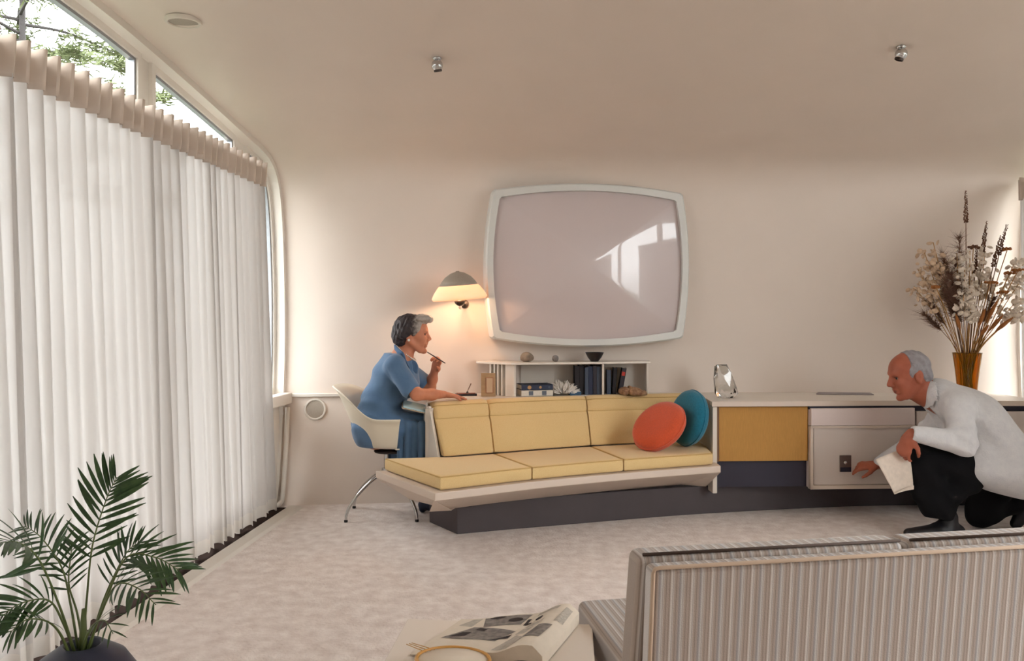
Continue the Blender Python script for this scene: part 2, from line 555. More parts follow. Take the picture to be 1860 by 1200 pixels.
# sill rail at the corner, ledge along the end wall, pale strip at the foot of the window wall
r = MB().box((XL + 0.012, 5.02, 0.70), (0.07, 0.5, 0.075))
tag(r.build('trim_1', M_trim, bevel=0.008), 'white window rail running behind the curtain', kind='structure')
led = MB()
xs = [XL + 0.02 + i * 0.05 for i in range(23)]
ring = []
for x in xs:
    y = wall_y(x, 0.72)
    ring.append([(x, y + 0.02, 0.705), (x, y - 0.018, 0.705), (x, y - 0.018, 0.728), (x, y + 0.02, 0.728)])
led.loft(ring)
tag(led.build('trim_2', M_trim, bevel=0.004), 'thin white ledge along the end wall at desk height', kind='structure')
bs = MB()
bs.add([(XL + 0.10, YREAR, 0), (XL + 0.185, YREAR, 0), (XL + 0.17, YREAR, 0.014), (XL + 0.10, YREAR, 0.018),
        (XL + 0.10, 5.08, 0), (XL + 0.185, 5.08, 0), (XL + 0.17, 5.08, 0.014), (XL + 0.10, 5.08, 0.018)],
       [(0, 1, 2, 3), (7, 6, 5, 4), (0, 4, 5, 1), (1, 5, 6, 2), (2, 6, 7, 3), (3, 7, 4, 0)])
tag(bs.build('baseboard_left', M_trim), 'low white floor strip under the curtain', kind='structure')
dk = MB().box((XL + 0.05, (YREAR + 5.02) / 2, 0.008), (0.10, 5.02 - YREAR, 0.016))  # shade under the hem, laid on the floor as a dark brown strip
tag(dk.build('trim_4', mat('hem_shade_brown', (44, 32, 28), rough=0.9, spec=0.1)), 'dark brown strip painting the shade below the curtain hem', kind='structure')
jl = MB()
Qj = profile_at(XL)[:30]
path = [(XL + 0.03, p[0] - 0.03, p[1]) for p in Qj if 0.03 < p[1] < 0.67]
jl.tube([(XL + 0.03, path[0][1] - 0.10, 0.02), (XL + 0.03, path[0][1] - 0.05, 0.025)] + path, 0.016, seg=10)
tag(jl.build('trim_3', M_trim, smooth=True), 'rounded white moulding in the corner below the window rail', kind='structure')

# the far side of the room, behind the photographer
rw = MB()
rw.box((0.57, YREAR - 0.06, 1.38), (5.3, 0.12, 2.76))
tag(rw.build('wall_rear', M_wall), 'plain warm white wall behind the camera', kind='structure')

# ground outside
gr = MB(); gr.prism([(-60, -40), (60, -40), (60, 70), (-60, 70)], -1.3, -1.2)
tag(gr.build('ground', mat('garden_lawn', (92, 94, 84), rough=0.95, var=0.15, vscale=1.5)), 'green lawn outside the windows', kind='structure')

# ================================================================== curtains
M_curt = cloth_sheer('sheer_curtain_cloth', (214, 209, 205), (240, 234, 230), 0.085, 0.008)
M_curt_h = cloth_sheer('curtain_heading_cloth', (216, 200, 186), (214, 190, 165), 0.045, 0.0)
M_curt_hem = cloth_sheer('curtain_hem_cloth', (226, 220, 213), (225, 216, 208), 0.10, 0.01)
def curtain(name, label, X, sgn, y0, y1b, y1t, ztop, zbot, seed):
    root = thing(name, label, 'curtain', (X, (y0 + y1b) / 2, 0))
    rnd = random.Random(seed)
    L = y1b - y0
    # pleats: uneven fold centres
    cs = [0.0]
    while cs[-1] < L: cs.append(cs[-1] + rnd.uniform(0.062, 0.105))
    ph = lambda y: float(np.interp(y, cs, np.arange(len(cs))))      # pleat index, continuous
    amps = [rnd.uniform(0.5, 1.25) for _ in cs] + [1]
    drift = [rnd.uniform(-0.25, 0.25) for _ in cs] + [0]
    zh = ztop - 0.125
    N = int(L / 0.0055)
    def pos(s, v):
        # v: 0 at the foot, 1 just under the heading
        y = s * L
        p = ph(y); k = int(p); f = p - k
        a = amps[k] * (1 - f) + amps[min(k + 1, len(amps) - 1)] * f
        dr = drift[k] * (1 - f) + drift[min(k + 1, len(drift) - 1)] * f
        wv = math.sin(2 * math.pi * (p + dr * (1 - v) * 1.2))
        low = math.sin(math.pi * p * 0.93 + 1.3)
        sharp = wv * (0.6 + 0.4 * v) + 0.5 * low * (1 - v)
        amp = 0.025 * a * (0.85 + 0.35 * (1 - v))
        ye = y1t * v + y1b * (1 - v)
        return (X + sgn * amp * sharp, y0 + s * (ye - y0) + 0.0155 * a * math.cos(2 * math.pi * p + 0.5) * (1 - v * 0.25), None)
    NV = 26
    def fn(u, v):
        x, y, _ = pos(u, v)
        zb = zbot + 0.006 * math.sin(ph(u * L) * 2 * math.pi + 1)
        return (x, y, zb + (zh - zb) * v)
    hemv = 0.035
    mb = MB(); mb.grid(lambda u, v: fn(u, hemv + (1 - hemv) * v), N, NV)
    mb.build('cloth', M_curt, root, smooth=True)
    mh = MB(); mh.grid(lambda u, v: fn(u, hemv * v), N, 3)
    mh.build('hem', M_curt_hem, root, smooth=True)
    # heading: stiff box pleats, each one leaning outwards
    def tri(f):                                    # flat-topped wave
        return max(-1.0, min(1.0, 2.4 * math.sin(2 * math.pi * f)))
    def fh(u, v):
        p = ph(u * L)
        w = tri(p + 0.07)
        x = X + sgn * (0.026 * w * (0.85 + 0.35 * v))
        y = y0 + u * (y1t - y0) + 0.010 * math.cos(2 * math.pi * p)
        return (x, y, zh - 0.012 + (ztop - zh + 0.012) * v + 0.006 * w * v)
    mt = MB(); mt.grid(fh, N, 5)
    o = mt.build('pleated_heading', M_curt_h, root, smooth='auto', angle=50)
    md = o.modifiers.new('thick', 'SOLIDIFY'); md.thickness = 0.004
    tr = MB().box((X + sgn * -0.02, (y0 + y1t) / 2, ztop - 0.03), (0.012, y1t - y0, 0.025))
    tr.build('curtain_track', M_trim, root)
    return root
curtain('curtain', 'long white sheer pleated curtain covering the left window wall', -1.868, 1, -1.45, 4.89, 4.715, 2.168, 0.04, 5)
curtain('curtain', 'white pleated curtain at the right hand windows beside the vase', 3.0, -1, 2.7, 5.58, 5.60, 2.168, 0.04, 11)
curtain('curtain', 'unseen white pleated curtain blocking light at the right hand windows beside the camera', 3.0, -1, -1.45, 1.0, 1.0, 2.168, 0.04, 17)  # out of view, added to hold back light from the right hand windows
# ================================================================== ceiling and wall fittings
M_grille = mat('perforated_grey_grille', (168, 156, 142), rough=0.6, var=0.10, vscale=300)
M_offwhite = mat('off_white_paint', (222, 212, 200), rough=0.45)
M_chrome = mat('chrome', (205, 205, 205), rough=0.12, metal=1.0)
M_darkmetal = mat('dark_bronze_metal', (70, 60, 56), rough=0.35, metal=0.7)
def frame_to(n):
    """rotation whose Z axis is n"""
    return Vector((0, 0, 1)).rotation_difference(Vector(n).normalized()).to_matrix()

def round_speaker(name, label, cat, c, n, r):
    R = frame_to(n)
    root = thing(name, label, cat, c)
    MB().lathe([(r, -0.01), (r, 0.003), (r * 0.97, 0.007), (r * 0.86, 0.008), (r * 0.80, 0.004), (r * 0.80, -0.004)], c, 40, R).build('rim', M_offwhite, root, smooth='auto')
    MB().lathe([(0.0001, 0.004), (r * 0.5, 0.0035), (r * 0.81, 0.002)], c, 40, R).build('grille', M_grille, root, smooth=True)
p = on_ceiling(333, 38)
round_speaker('ceiling_speaker', 'round white ceiling speaker with grey grille near the window', 'speaker', p + Vector((0, 0, -0.003)), (0, 0.04, -1), 0.076)
p = on_wall(573, 743)
round_speaker('wall_speaker', 'small round white vent with grey mesh low on the end wall', 'vent', p + Vector((0, -0.004, 0)), (0.15, -1, 0.08), 0.074)

def ceiling_spot(label, px, py, tilt):
    p = on_ceiling(px, py - 8)
    root = thing('ceiling_spotlight', label, 'spotlight', p, group='small ceiling spotlights')
    MB().lathe([(0.0001, 0.004), (0.02, 0.004), (0.022, -0.006), (0.012, -0.012), (0.0001, -0.012)], p, 24).build('mount', M_chrome, root, smooth=True)
    c = p + Vector((0, 0, -0.036))
    R = frame_to(tilt)
    r = 0.028
    prof = [(r * math.sin(a), -r * math.cos(a)) for a in [math.pi * (k / 14.0) for k in range(1, 12)]]
    MB().lathe([(0.0001, -r)] + prof + [(r * 0.60, r * 0.7)], c, 24, R).build('ball', M_chrome, root, smooth=True)
    MB().lathe([(r * 0.70, r * 0.55), (r * 0.72, r * 1.05), (r * 0.6, r * 1.1), (r * 0.55, r * 0.7)], c, 24, R).build('collar', M_darkmetal, root, smooth='auto')
    MB().lathe([(0.0001, r * 0.75), (r * 0.57, r * 0.72)], c, 20, R).build('lens', mat('frosted_lens', (235, 225, 215), rough=0.3), root, smooth=True)
ceiling_spot('small chrome ball spotlight on the ceiling above the lamp and television', 794, 113, (0.1, 0.35, -1))
ceiling_spot('small chrome ball spotlight on the ceiling above the dried flowers', 1637, 92, (-0.35, 0.2, -1))

# ------------------------------------------------------------------ television
M_tvframe = mat('pale_grey_frame_lacquer', (214, 213, 208), rough=0.35)
M_screen = mat('pinkish_grey_screen', (206, 192, 190), rough=0.28, coat=1.0, spec=0.5)
M_screen.node_tree.nodes['Principled BSDF'].inputs['Coat Roughness'].default_value = 0.04
TVC = Vector((0.105, 5.475, 1.60))
tva = math.atan(0.2)
TU = Vector((math.cos(tva), math.sin(tva), 0)); TN = Vector((math.sin(tva), -math.cos(tva), 0)); TZ = Vector((0, 0, 1))
def tv_outline(w, h, bx, bz, n=14, rc=0.02):
    """pillow outline: four bowed sides meeting in small rounded corners"""
    pts = []
    cs = [(-w, -h), (w, -h), (w, h), (-w, h)]
    for i in range(4):
        a = Vector(cs[i]); b = Vector(cs[(i + 1) % 4])
        d = (b - a); nrm = Vector((d.y, -d.x)).normalized(); bow = bz if i % 2 == 0 else bx
        for k in range(n):
            t = 0.012 + 0.976 * k / (n - 1)
            q = a + d * t + nrm * bow * (1 - (2 * t - 1) ** 2)
            pts.append((q.x, q.y))
    return pts
tv = thing('television', 'large white framed bulging television screen on the end wall', 'television', TVC)
def tvp(q, d): return TVC + TU * q[0] + TZ * q[1] + TN * d
O1 = tv_outline(0.650, 0.490, 0.045, 0.055); O2 = tv_outline(0.610, 0.45, 0.045, 0.055); O0 = tv_outline(0.66, 0.50, 0.045, 0.055)
fr = MB()
fr.loft([[tvp(q, -0.22) for q in O0], [tvp(q, 0.0) for q in O0], [tvp(q, 0.03) for q in O0], [tvp(q, 0.045) for q in O1], [tvp(q, 0.043) for q in O2], [tvp(q, 0.0) for q in O2]], cap=False)
fr.build('frame', M_tvframe, tv, smooth='auto', angle=30)
scm = MB()
rings = []
for k in range(1, 15):
    s = k / 14.0
    rings.append([tvp((q[0] * s, q[1] * s), 0.012 + 0.085 * (1 - s * s)) for q in O2])
vs = [p for r_ in rings for p in r_]; n = len(O2)
fs = [(k * n + i, k * n + (i + 1) % n, (k + 1) * n + (i + 1) % n, (k + 1) * n + i) for k in range(13) for i in range(n)]
vs.append(tvp((0, 0), 0.097)); fs += [(i, (i + 1) % n, len(vs) - 1) for i in range(n)]
scm.add(vs, fs)
scm.build('screen', M_screen, tv, smooth=True)

# ------------------------------------------------------------------ wall lamp
LC = at(833, 520, 5.2)
wl_ = thing('wall_lamp', 'saucer shaped wall lamp with grey cap and glowing white rim', 'lamp', LC)
Rl = Matrix.Rotation(math.radians(-4), 3, 'Y') @ Matrix.Rotation(math.radians(4), 3, 'X')
capm = mat('grey_speckled_metal', (160, 147, 133), rough=0.5, var=0.06, vscale=200)
cap = [(0.0001, 0.102), (0.012, 0.101), (0.012, 0.097), (0.045, 0.088), (0.085, 0.063), (0.11, 0.035), (0.128, 0.008), (0.126, 0.006), (0.107, 0.033), (0.08, 0.06), (0.04, 0.082), (0.0001, 0.088)]
MB().lathe(cap, LC, 48, Rl).build('cap', capm, wl_, smooth=True)
shade = [(0.118, 0.018), (0.14, -0.005), (0.165, -0.038), (0.183, -0.072), (0.176, -0.086), (0.172, -0.084), (0.178, -0.072), (0.161, -0.038), (0.136, -0.005), (0.114, 0.018)]
MB().lathe(shade, LC, 48, Rl).build('shade', cloth_sheer('opal_shade', (246, 236, 226), (255, 228, 204), 0.40, 0.0), wl_, smooth=True)
MB().lathe([(0.0001, -0.13), (0.018, -0.125), (0.032, -0.112), (0.036, -0.098), (0.03, -0.09), (0.0001, -0.09)], LC, 24, Rl).build('socket', M_darkmetal, wl_, smooth=True)
MB().lathe([(0.0001, -0.152), (0.008, -0.148), (0.012, -0.138), (0.010, -0.128)], LC, 16, Rl).build('knob', M_offwhite, wl_, smooth=True)
br = MB(); wy = wall_y(LC.x, LC.z - 0.1)
br.tube([(LC.x, LC.y, LC.z + 0.09), (LC.x, LC.y, LC.z - 0.11)], 0.006)
br.tube([(LC.x, LC.y, LC.z - 0.11), (LC.x, LC.y + 0.06, LC.z - 0.125), (LC.x, wy + 0.01, LC.z - 0.11)], 0.007)
br.lathe([(0.0001, -0.004), (0.03, 0.0), (0.03, 0.01), (0.0001, 0.014)], (LC.x, wy - 0.004, LC.z - 0.11), 20, frame_to((0, -1, 0)))
br.build('bracket', M_darkmetal, wl_, smooth='auto')
ld = bpy.data.lights.new('lamp_bulb', 'POINT'); ld.energy = 3.6; ld.color = (1.0, 0.64, 0.38); ld.shadow_soft_size = 0.03
lo_ = bpy.data.objects.new('lamp_bulb', ld); COL.objects.link(lo_); lo_.location = LC + Vector((0, 0, -0.035)); adopt(lo_, wl_)

# ================================================================== the curved bench, desk and cabinets
M_lam = mat('pale_laminate', (226, 216, 204), rough=0.30, spec=0.5, var=0.01, vscale=4)
M_edge = mat('beige_laminate_edge', (218, 200, 184), rough=0.45)
M_yel = mat('yellow_wool', (230, 196, 138), rough=0.92, rgb2=(236, 206, 150), vscale=260, bump=0.35, bscale=420, sheen=0.25, spec=0.1)
M_pipe = mat('yellow_wool_piping', (206, 168, 108), rough=0.9)
M_plinth = mat('charcoal_plinth', (82, 74, 76), rough=0.7, var=0.04, vscale=8)
M_navy = mat('navy_black_board', (48, 44, 58), rough=0.6)
M_ochre = mat('ochre_grasscloth', (188, 138, 70), rough=0.75, var=0.06, vscale=180, stretch=(1, 1, 0.12), bump=0.1, bscale=160)
M_pinkp = mat('pale_pink_panel', (226, 208, 201), rough=0.5)
M_greyp = mat('pale_grey_panel', (218, 204, 194), rough=0.5)
DESK, SEAT = 0.72, 0.42
Fr = crom([(-0.68, 4.06), (-0.22, 4.37), (0.297, 4.655), (0.853, 4.915)], 10)      # front edge of the seat
Bk = crom([(-0.755, 4.64), (-0.473, 4.80), (0.117, 5.12), (0.86, 5.40)], 10)        # foot of the back cushions
Tp = crom([(-0.865, 4.835), (-0.535, 5.035), (0.09, 5.335), (0.563, 5.485), (0.865, 5.56)], 10)  # top of the back
def near(poly, q):
    return min(range(len(poly)), key=lambda i: (poly[i][0] - q[0]) ** 2 + (poly[i][1] - q[1]) ** 2)
bench = thing('curved_bench', 'long curved bench sofa with yellow cushions and pale wooden edge', 'sofa', (0.0, 4.6, 0))

# plinth
PF = crom([(-0.661, 4.526), (-0.131, 4.749), (0.871, 5.136), (2.03, 5.437), (2.9, 5.50)], 8)
PB = [(2.9, 5.62), (2.03, 5.56), (0.95, 5.47), (0.5, 5.40), (-0.3, 5.07), (-0.867, 4.783)]
plinth = MB().prism([tuple(p) for p in PF] + PB, 0.0, 0.176).build('plinth', M_plinth, bevel=0.004)
tag(plinth, 'dark charcoal plinth under the curved bench and cabinets', 'plinth')

# seat cushions
iF = [0, 10, 20, 30]; iB = [0, 10, 20, 30]
def puffy(poly, z0, z1, name, parent, r=0.014, m=M_yel, crown=0.008):
    """cushion over a plan polygon: rounded edges, slightly crowned top, piping along the top edge"""
    P = [tuple(p) for p in poly]
    rings = []
    for ins, z in ((r, z0), (r * 0.3, z0 + r * 0.3), (0, z0 + r), (0, z1 - r), (r * 0.3, z1 - r * 0.3), (r, z1), (0.034, z1 + crown * 0.5)):
        I = offset_closed(P, ins)
        rings.append([(q[0], q[1], z) for q in I])
    o = MB().loft(rings).build(name, m, parent, smooth='auto', angle=60)
    for zz, dz in ((z1 - r * 0.35, 1),):
        I = offset_closed(P, r * 0.22)
        MB().tube([(q[0], q[1], zz) for q in I] + [(I[0][0], I[0][1], zz)], 0.0035, 6, cap=False).build('piping', M_pipe, o, smooth=True)
    return o
back_in = 0.02
for c in range(3):
    f = Fr[iF[c]:iF[c + 1] + 1]; b = Bk[iB[c]:iB[c + 1] + 1]
    g = 0.004
    poly = [tuple(q) for q in f] + [tuple(q) for q in reversed(b)]
    if c == 0: poly = [tuple(q) for q in f] + [tuple(q) for q in reversed(b)][:-1] + [(-0.80, 4.655), (-1.10, 4.585)]
    poly = [tuple(q) for q in offset_closed(poly, g)]
    puffy(poly, 0.347, SEAT, 'seat_cushion', bench)

# tray with a thin pale rim and a tapering underside
Rim = [tuple(q) for q in offset_open(Fr, -0.028)]
rim_poly = [(-0.70, 4.018)] + Rim[1:-1] + [(0.895, 4.905), (0.885, 5.02), (0.845, 5.02), (0.845, 5.42)] + [tuple(q) for q in reversed(Bk[1:-1])] + [(-0.80, 4.69), (-1.15, 4.59)]
und = [(-0.66, 4.35)] + [tuple(q) for q in offset_open(Fr, 0.27)][1:-1] + [(0.84, 5.10), (0.84, 5.13), (0.835, 5.14), (0.83, 5.43)] + [tuple(q) for q in reversed(Bk[1:-1])] + [(-0.80, 4.69), (-0.95, 4.60)]
tray = MB().loft([[(q[0], q[1], 0.178) for q in und], [(q[0], q[1], 0.305) for q in rim_poly], [(q[0], q[1], 0.345) for q in rim_poly]])
tray.build('seat_tray', M_edge, bench, bevel=0.004)

# back cushions: a lower and an upper roll divided by a seam
def back_cushion(i0b, i1b, t0, t1):
    nb = 14
    B = resample(Bk[i0b:i1b + 1], nb); T = resample([q for q in Tp[t0:t1 + 1]], nb)
    prof = [(0.0, 0.0), (0.03, -0.012), (0.30, -0.012), (0.60, -0.010), (0.655, -0.002), (0.68, 0.002), (0.70, -0.004), (0.75, -0.012), (0.93, -0.010), (0.985, 0.0), (1.0, 0.014), (1.0, 0.035), (0.97, 0.05), (0.0, 0.06)]
    z0, z1 = SEAT + 0.004, DESK + 0.003
    rings = []
    for k in range(nb):
        u = k / (nb - 1)
        e = min(u, 1 - u) * (nb - 1)
        sq = 1.0 if e >= 1 else 0.25 + 0.75 * e          # ends tuck in
        i0, i1 = max(k - 1, 0), min(k + 1, nb - 1)
        d = B[i1] - B[i0]; d /= np.linalg.norm(d); nr = np.array([-d[1], d[0]])
        gap = 0.005 * (1 if k == 0 else -1 if k == nb - 1 else 0)
        ring = []
        for v, off in prof:
            p = B[k] * (1 - v) + T[k] * v + d * gap
            o_ = off if off > 0.02 else off + (1 - sq) * 0.014
            ring.append((p[0] + nr[0] * o_, p[1] + nr[1] * o_, z0 + (z1 - z0) * v - (0.0 if v < 0.9 else (1 - sq) * 0.008)))
        rings.append(ring)
    o = MB().loft(rings).build('back_cushion', M_yel, bench, smooth='auto', angle=70)
    MB().tube([r[3 + 2] for r in rings], 0.0025, 5).build('seam', M_pipe, o, smooth=True)
    MB().tube([r[8] for r in rings], 0.003, 5).build('piping', M_pipe, o, smooth=True)
    return o
back_cushion(0, 10, 0, 10)
back_cushion(10, 20, 10, 20)
back_cushion(20, 30, 20, 40)
bb = MB()
ringb = []
Tb = resample(Tp[:37], 24)
for k in range(24):
    i0, i1 = max(k - 1, 0), min(k + 1, 23); d = Tb[i1] - Tb[i0]; d /= np.linalg.norm(d); nr = np.array([-d[1], d[0]])
    q0 = Tb[k] + nr * 0.052; q1 = Tb[k] + nr * 0.075
    if k == 0: q0 = q0 - d * 0.02; q1 = q1 - d * 0.02
    ringb.append([(q0[0], q0[1], 0.35), (q1[0], q1[1], 0.35), (q1[0], q1[1], DESK - 0.032), (q0[0], q0[1], DESK - 0.032)])
bb.loft(ringb).build('back_board', M_lam, bench)
# end cap of the back: the pale wedge seen beside the seated woman
ec = MB()
ec.prism([(-0.895, 4.80), (-0.865, 4.785), (-0.80, 4.90), (-0.855, 4.905)], 0.347, DESK - 0.032)
ec.add([(-0.885, 4.80, 0.347), (-0.775, 4.632, 0.347), (-0.762, 4.64, 0.347), (-0.87, 4.82, 0.347),
        (-0.885, 4.80, 0.70), (-0.872, 4.80, 0.70), (-0.862, 4.82, 0.70), (-0.87, 4.82, 0.70)],
       [(0, 1, 2, 3), (4, 7, 6, 5), (0, 4, 5, 1), (1, 5, 6, 2), (2, 6, 7, 3), (3, 7, 4, 0)])
ec.build('end_panel', M_lam, bench)

# worktop
def wl_line(x0, x1, n):
    return [(x0 + (x1 - x0) * i / (n - 1), wall_y(x0 + (x1 - x0) * i / (n - 1), DESK) - 0.004) for i in range(n)]
dfront = crom([(0.862, 5.022), (1.48, 5.092), (2.05, 5.168), (2.81, 5.205), (2.93, 5.21)], 6)
dpoly = [(-0.895, 4.812)] + [tuple(q) for q in offset_open(Tp, 0.050)][:-1] + [(0.855, 5.57)] + [tuple(q) for q in dfront] + list(reversed(wl_line(-0.97, 2.93, 30)))
desk = thing('worktop', 'long pale curved worktop along the end wall', 'worktop', (0.5, 5.4, DESK))
MB().prism(dpoly, DESK - 0.026, DESK).build('top', M_lam, desk)
eg = MB(); P2 = [tuple(q) for q in dfront]
eg.loft([[(q[0], q[1] - 0.006, DESK - 0.03), (q[0], q[1] + 0.0, DESK - 0.03), (q[0], q[1] + 0.0, DESK + 0.0015), (q[0], q[1] - 0.006, DESK + 0.0015)] for q in P2]).build('front_edge', M_edge, desk)

# cabinets: local frame along the front A->B
class Front:
    def __init__(s, A, B):
        s.A = Vector((A[0], A[1], 0)); d = Vector((B[0] - A[0], B[1] - A[1], 0)); s.L = d.length; s.u = d.normalized(); s.v = Vector((-s.u.y, s.u.x, 0))
        s.R = Matrix((s.u, s.v, Vector((0, 0, 1)))).transposed()
    def p(s, u, v, z): return s.A + s.u * u + s.v * v + Vector((0, 0, z))
    def box(s, mb, u0, u1, v0, v1, z0, z1):
        return mb.box(s.p((u0 + u1) / 2, (v0 + v1) / 2, (z0 + z1) / 2), (u1 - u0, v1 - v0, z1 - z0), R=s.R)
ZT = DESK - 0.032
F1 = Front((0.868, 5.03), (1.475, 5.10))
c1 = thing('cabinet', 'low cabinet with ochre yellow sliding door beside the teal cushion', 'cabinet', F1.p(0, 0, 0.178))
F1.box(MB(), 0.0, 0.028, 0.0, 0.36, 0.15, ZT).build('side_panel', M_lam, c1, bevel=0.003)
b1 = MB(); F1.box(b1, 0.03, F1.L, 0.05, 0.33, 0.179, 0.345); F1.box(b1, 0.03, F1.L, 0.06, 0.33, 0.345, ZT); b1.build('body', M_navy, c1)
F1.box(MB(), 0.046, F1.L - 0.002, 0.02, 0.04, 0.345, ZT - 0.004).build('door', M_ochre, c1, bevel=0.002)
F1.box(MB(), 0.030, 0.044, 0.012, 0.05, 0.345, ZT).build('stile', mat('brown_edge', (120, 84, 56), rough=0.6), c1)
F2 = Front((1.478, 5.088), (2.145, 5.172))
c2 = thing('cabinet', 'pale cabinet with a drawer and recessed panel the man is reaching for', 'cabinet', F2.p(0, 0, 0.178))
b2 = MB(); F2.box(b2, 0.0, F2.L, 0.03, 0.34, 0.179, ZT - 0.02); b2.build('body', M_pinkp, c2)
F2.box(MB(), 0.0, F2.L, 0.02, 0.30, ZT - 0.02, ZT).build('shadow_gap', M_navy, c2)
F2.box(MB(), 0.004, F2.L - 0.004, 0.0, 0.035, 0.568, ZT - 0.012).build('drawer', M_pinkp, c2, bevel=0.003)
fr2 = MB()
F2.box(fr2, 0.0, 0.018, 0.0, 0.04, 0.172, 0.562); F2.box(fr2, F2.L - 0.018, F2.L, 0.0, 0.04, 0.172, 0.562)
F2.box(fr2, 0.0, F2.L, 0.0, 0.04, 0.172, 0.196); F2.box(fr2, 0.0, F2.L, 0.0, 0.04, 0.553, 0.567)
fr2.build('frame', M_edge, c2)
F2.box(MB(), 0.026, F2.L - 0.02, 0.012, 0.045, 0.198, 0.552).build('recessed_panel', M_greyp, c2)
F2.box(MB(), 0.0185, 0.026, 0.014, 0.045, 0.198, 0.552).build('panel_gap', mat('brown_gap', (92, 66, 54), rough=0.8), c2)
sw = at(1539, 843, 5.1)
us = (sw - F2.A).dot(F2.u)
plate = F2.box(MB(), us - 0.036, us + 0.036, 0.004, 0.013, sw.z - 0.052, sw.z + 0.052).build('control_plate', mat('brushed_bronze', (120, 100, 92), rough=0.4, metal=0.6), c2, bevel=0.002)
F2.box(MB(), us - 0.034, us + 0.034, 0.0035, 0.006, sw.z - 0.05, sw.z - 0.022).build('dark_band', M_navy, plate)
MB().lathe([(0.0001, 0.012), (0.008, 0.011), (0.011, 0.004), (0.011, -0.002)], F2.p(us - 0.006, 0.003, sw.z + 0.008), 16, frame_to(-F2.v)).build('knob', M_chrome, plate, smooth=True)
F3 = Front((2.155, 5.18), (2.93, 5.222))
c3 = thing('cabinet', 'pale grey cabinet front below the vase behind the crouching man', 'cabinet', F3.p(0, 0, 0.178))
b3 = MB(); F3.box(b3, 0.0, F3.L, 0.04, 0.33, 0.179, ZT); b3.build('body', M_navy, c3)
F3.box(MB(), 0.004, F3.L - 0.004, 0.012, 0.04, 0.179, ZT - 0.035).build('door', M_greyp, c3, bevel=0.003)
MB().box(F3.p(F3.L * 0.5, 0.010, 0.45), (0.006, 0.01, 0.42), R=F3.R).build('door_joint', M_navy, c3)

# ------------------------------------------------------------------ round cushions
def round_cushion(name, label, c, R, r, t, m, band):
    root = thing(name, label, 'cushion', c)
    prof = [(0.0001, t * 0.55)]
    n = 14
    for k in range(n + 1):
        a = k / n * math.pi
        e = math.copysign(abs(math.cos(a)) ** 0.75, math.cos(a))
        rr = r * (0.28 + 0.72 * math.sin(a) ** 0.62) if 0 < a < math.pi else r * 0.28
        prof.append((rr, t * 0.5 * e * (1.05)))
    prof.append((0.0001, -t * 0.55))
    o = MB().lathe(prof, c, 44, R)
    o.build('cover', m, root, smooth=True)
    ring = [Vector(c) + R @ Vector((r * 1.0 * math.cos(q), r * 1.0 * math.sin(q), t * band)) for q in [2 * math.pi * k / 48 for k in range(49)]]
    MB().tube(ring, 0.005, 6, cap=False).build('piping', m, root, smooth=True)
M_or = mat('burnt_orange_wool', (208, 82, 44), rough=0.9, var=0.08, vscale=120, sheen=0.3, bump=0.2, bscale=350)
M_te = mat('teal_wool', (22, 112, 138), rough=0.9, var=0.10, vscale=90, sheen=0.3, bump=0.2, bscale=350)
Rt = frame_to((-0.93, -0.42, 0.22))
round_cushion('round_cushion', 'round teal cushion standing against the cabinet at the bench end', at(1251, 766, 5.14) + Vector((0, 0, 0.026)), Rt, 0.178, 0.11, M_te, 0.0)
Ro = frame_to((-0.56, -0.46, 0.69))
round_cushion('round_cushion', 'round orange cushion leaning on the teal cushion', at(1197, 774, 5.00), Ro, 0.180, 0.12, M_or, 0.0)
# ================================================================== shelf on the worktop
shelf = thing('shelf_unit', 'low open pale shelf unit standing on the worktop below the television', 'shelf', (0.1, 5.42, DESK))
ZS = 0.945; TH = 0.014; ZD = DESK + 0.001
SA = Vector((-0.385, 5.23, 0)); SB = Vector((0.52, 5.50, 0))        # front line
def sy(x): return SA.y + (SB.y - SA.y) * (x - SA.x) / (SB.x - SA.x)
def sback(x): return wall_y(x, 0.85) - 0.006
top_poly = [(-0.40, 5.215), (0.53, sy(0.52) - 0.012), (0.53, sback(0.53)), (0.2, sback(0.2)), (-0.2, sback(-0.2)), (-0.665, sback(-0.665)), (-0.655, 5.40)]
MB().prism(top_poly, ZS - TH, ZS).build('shelf_top', M_lam, shelf, bevel=0.002)
def upright(x, w, name='upright', zt=ZS - TH - 0.0005):
    y0 = sy(x) + 0.004; y1 = sback(x)
    return MB().box((x, (y0 + y1) / 2, (ZD + zt) / 2), (w, y1 - y0, zt - ZD)).build(name, M_lam, shelf, bevel=0.0015)
upright(0.205, 0.014, 'divider'); upright(0.51, 0.012)
# slanting left end: a broad front post and slats along the side
E0 = Vector((-0.385, 5.235, 0)); E1 = Vector((-0.64, 5.41, 0)); ed = (E1 - E0).normalized(); en = Vector((-ed.y, ed.x, 0))
Re = Matrix((ed, en, Vector((0, 0, 1)))).transposed()
def end_board(t0, t1, name, m, dep=0.012, inset=0.0):
    c = E0 + ed * ((t0 + t1) / 2) - en * (inset + dep / 2)
    MB().box((c.x, c.y, (ZD + ZS - TH) / 2), (t1 - t0, dep, ZS - TH - ZD - 0.001), R=Re).build(name, m, shelf, bevel=0.001)
end_board(0.0, 0.075, 'front_post', M_lam, 0.02)
for t in (0.10, 0.135, 0.165, 0.20): end_board(t, t + 0.012, 'slat', M_lam, 0.09)
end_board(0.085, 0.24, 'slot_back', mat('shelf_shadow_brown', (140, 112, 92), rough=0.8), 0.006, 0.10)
bp_ = MB()
xs = [-0.36 + 0.87 * i / 14 for i in range(15)]
bp_.loft([[(x, sback(x) - 0.008, ZD), (x, sback(x) - 0.002, ZD), (x, sback(x) - 0.002, ZS - TH), (x, sback(x) - 0.008, ZS - TH)] for x in xs]).build('back_panel', M_lam, shelf)

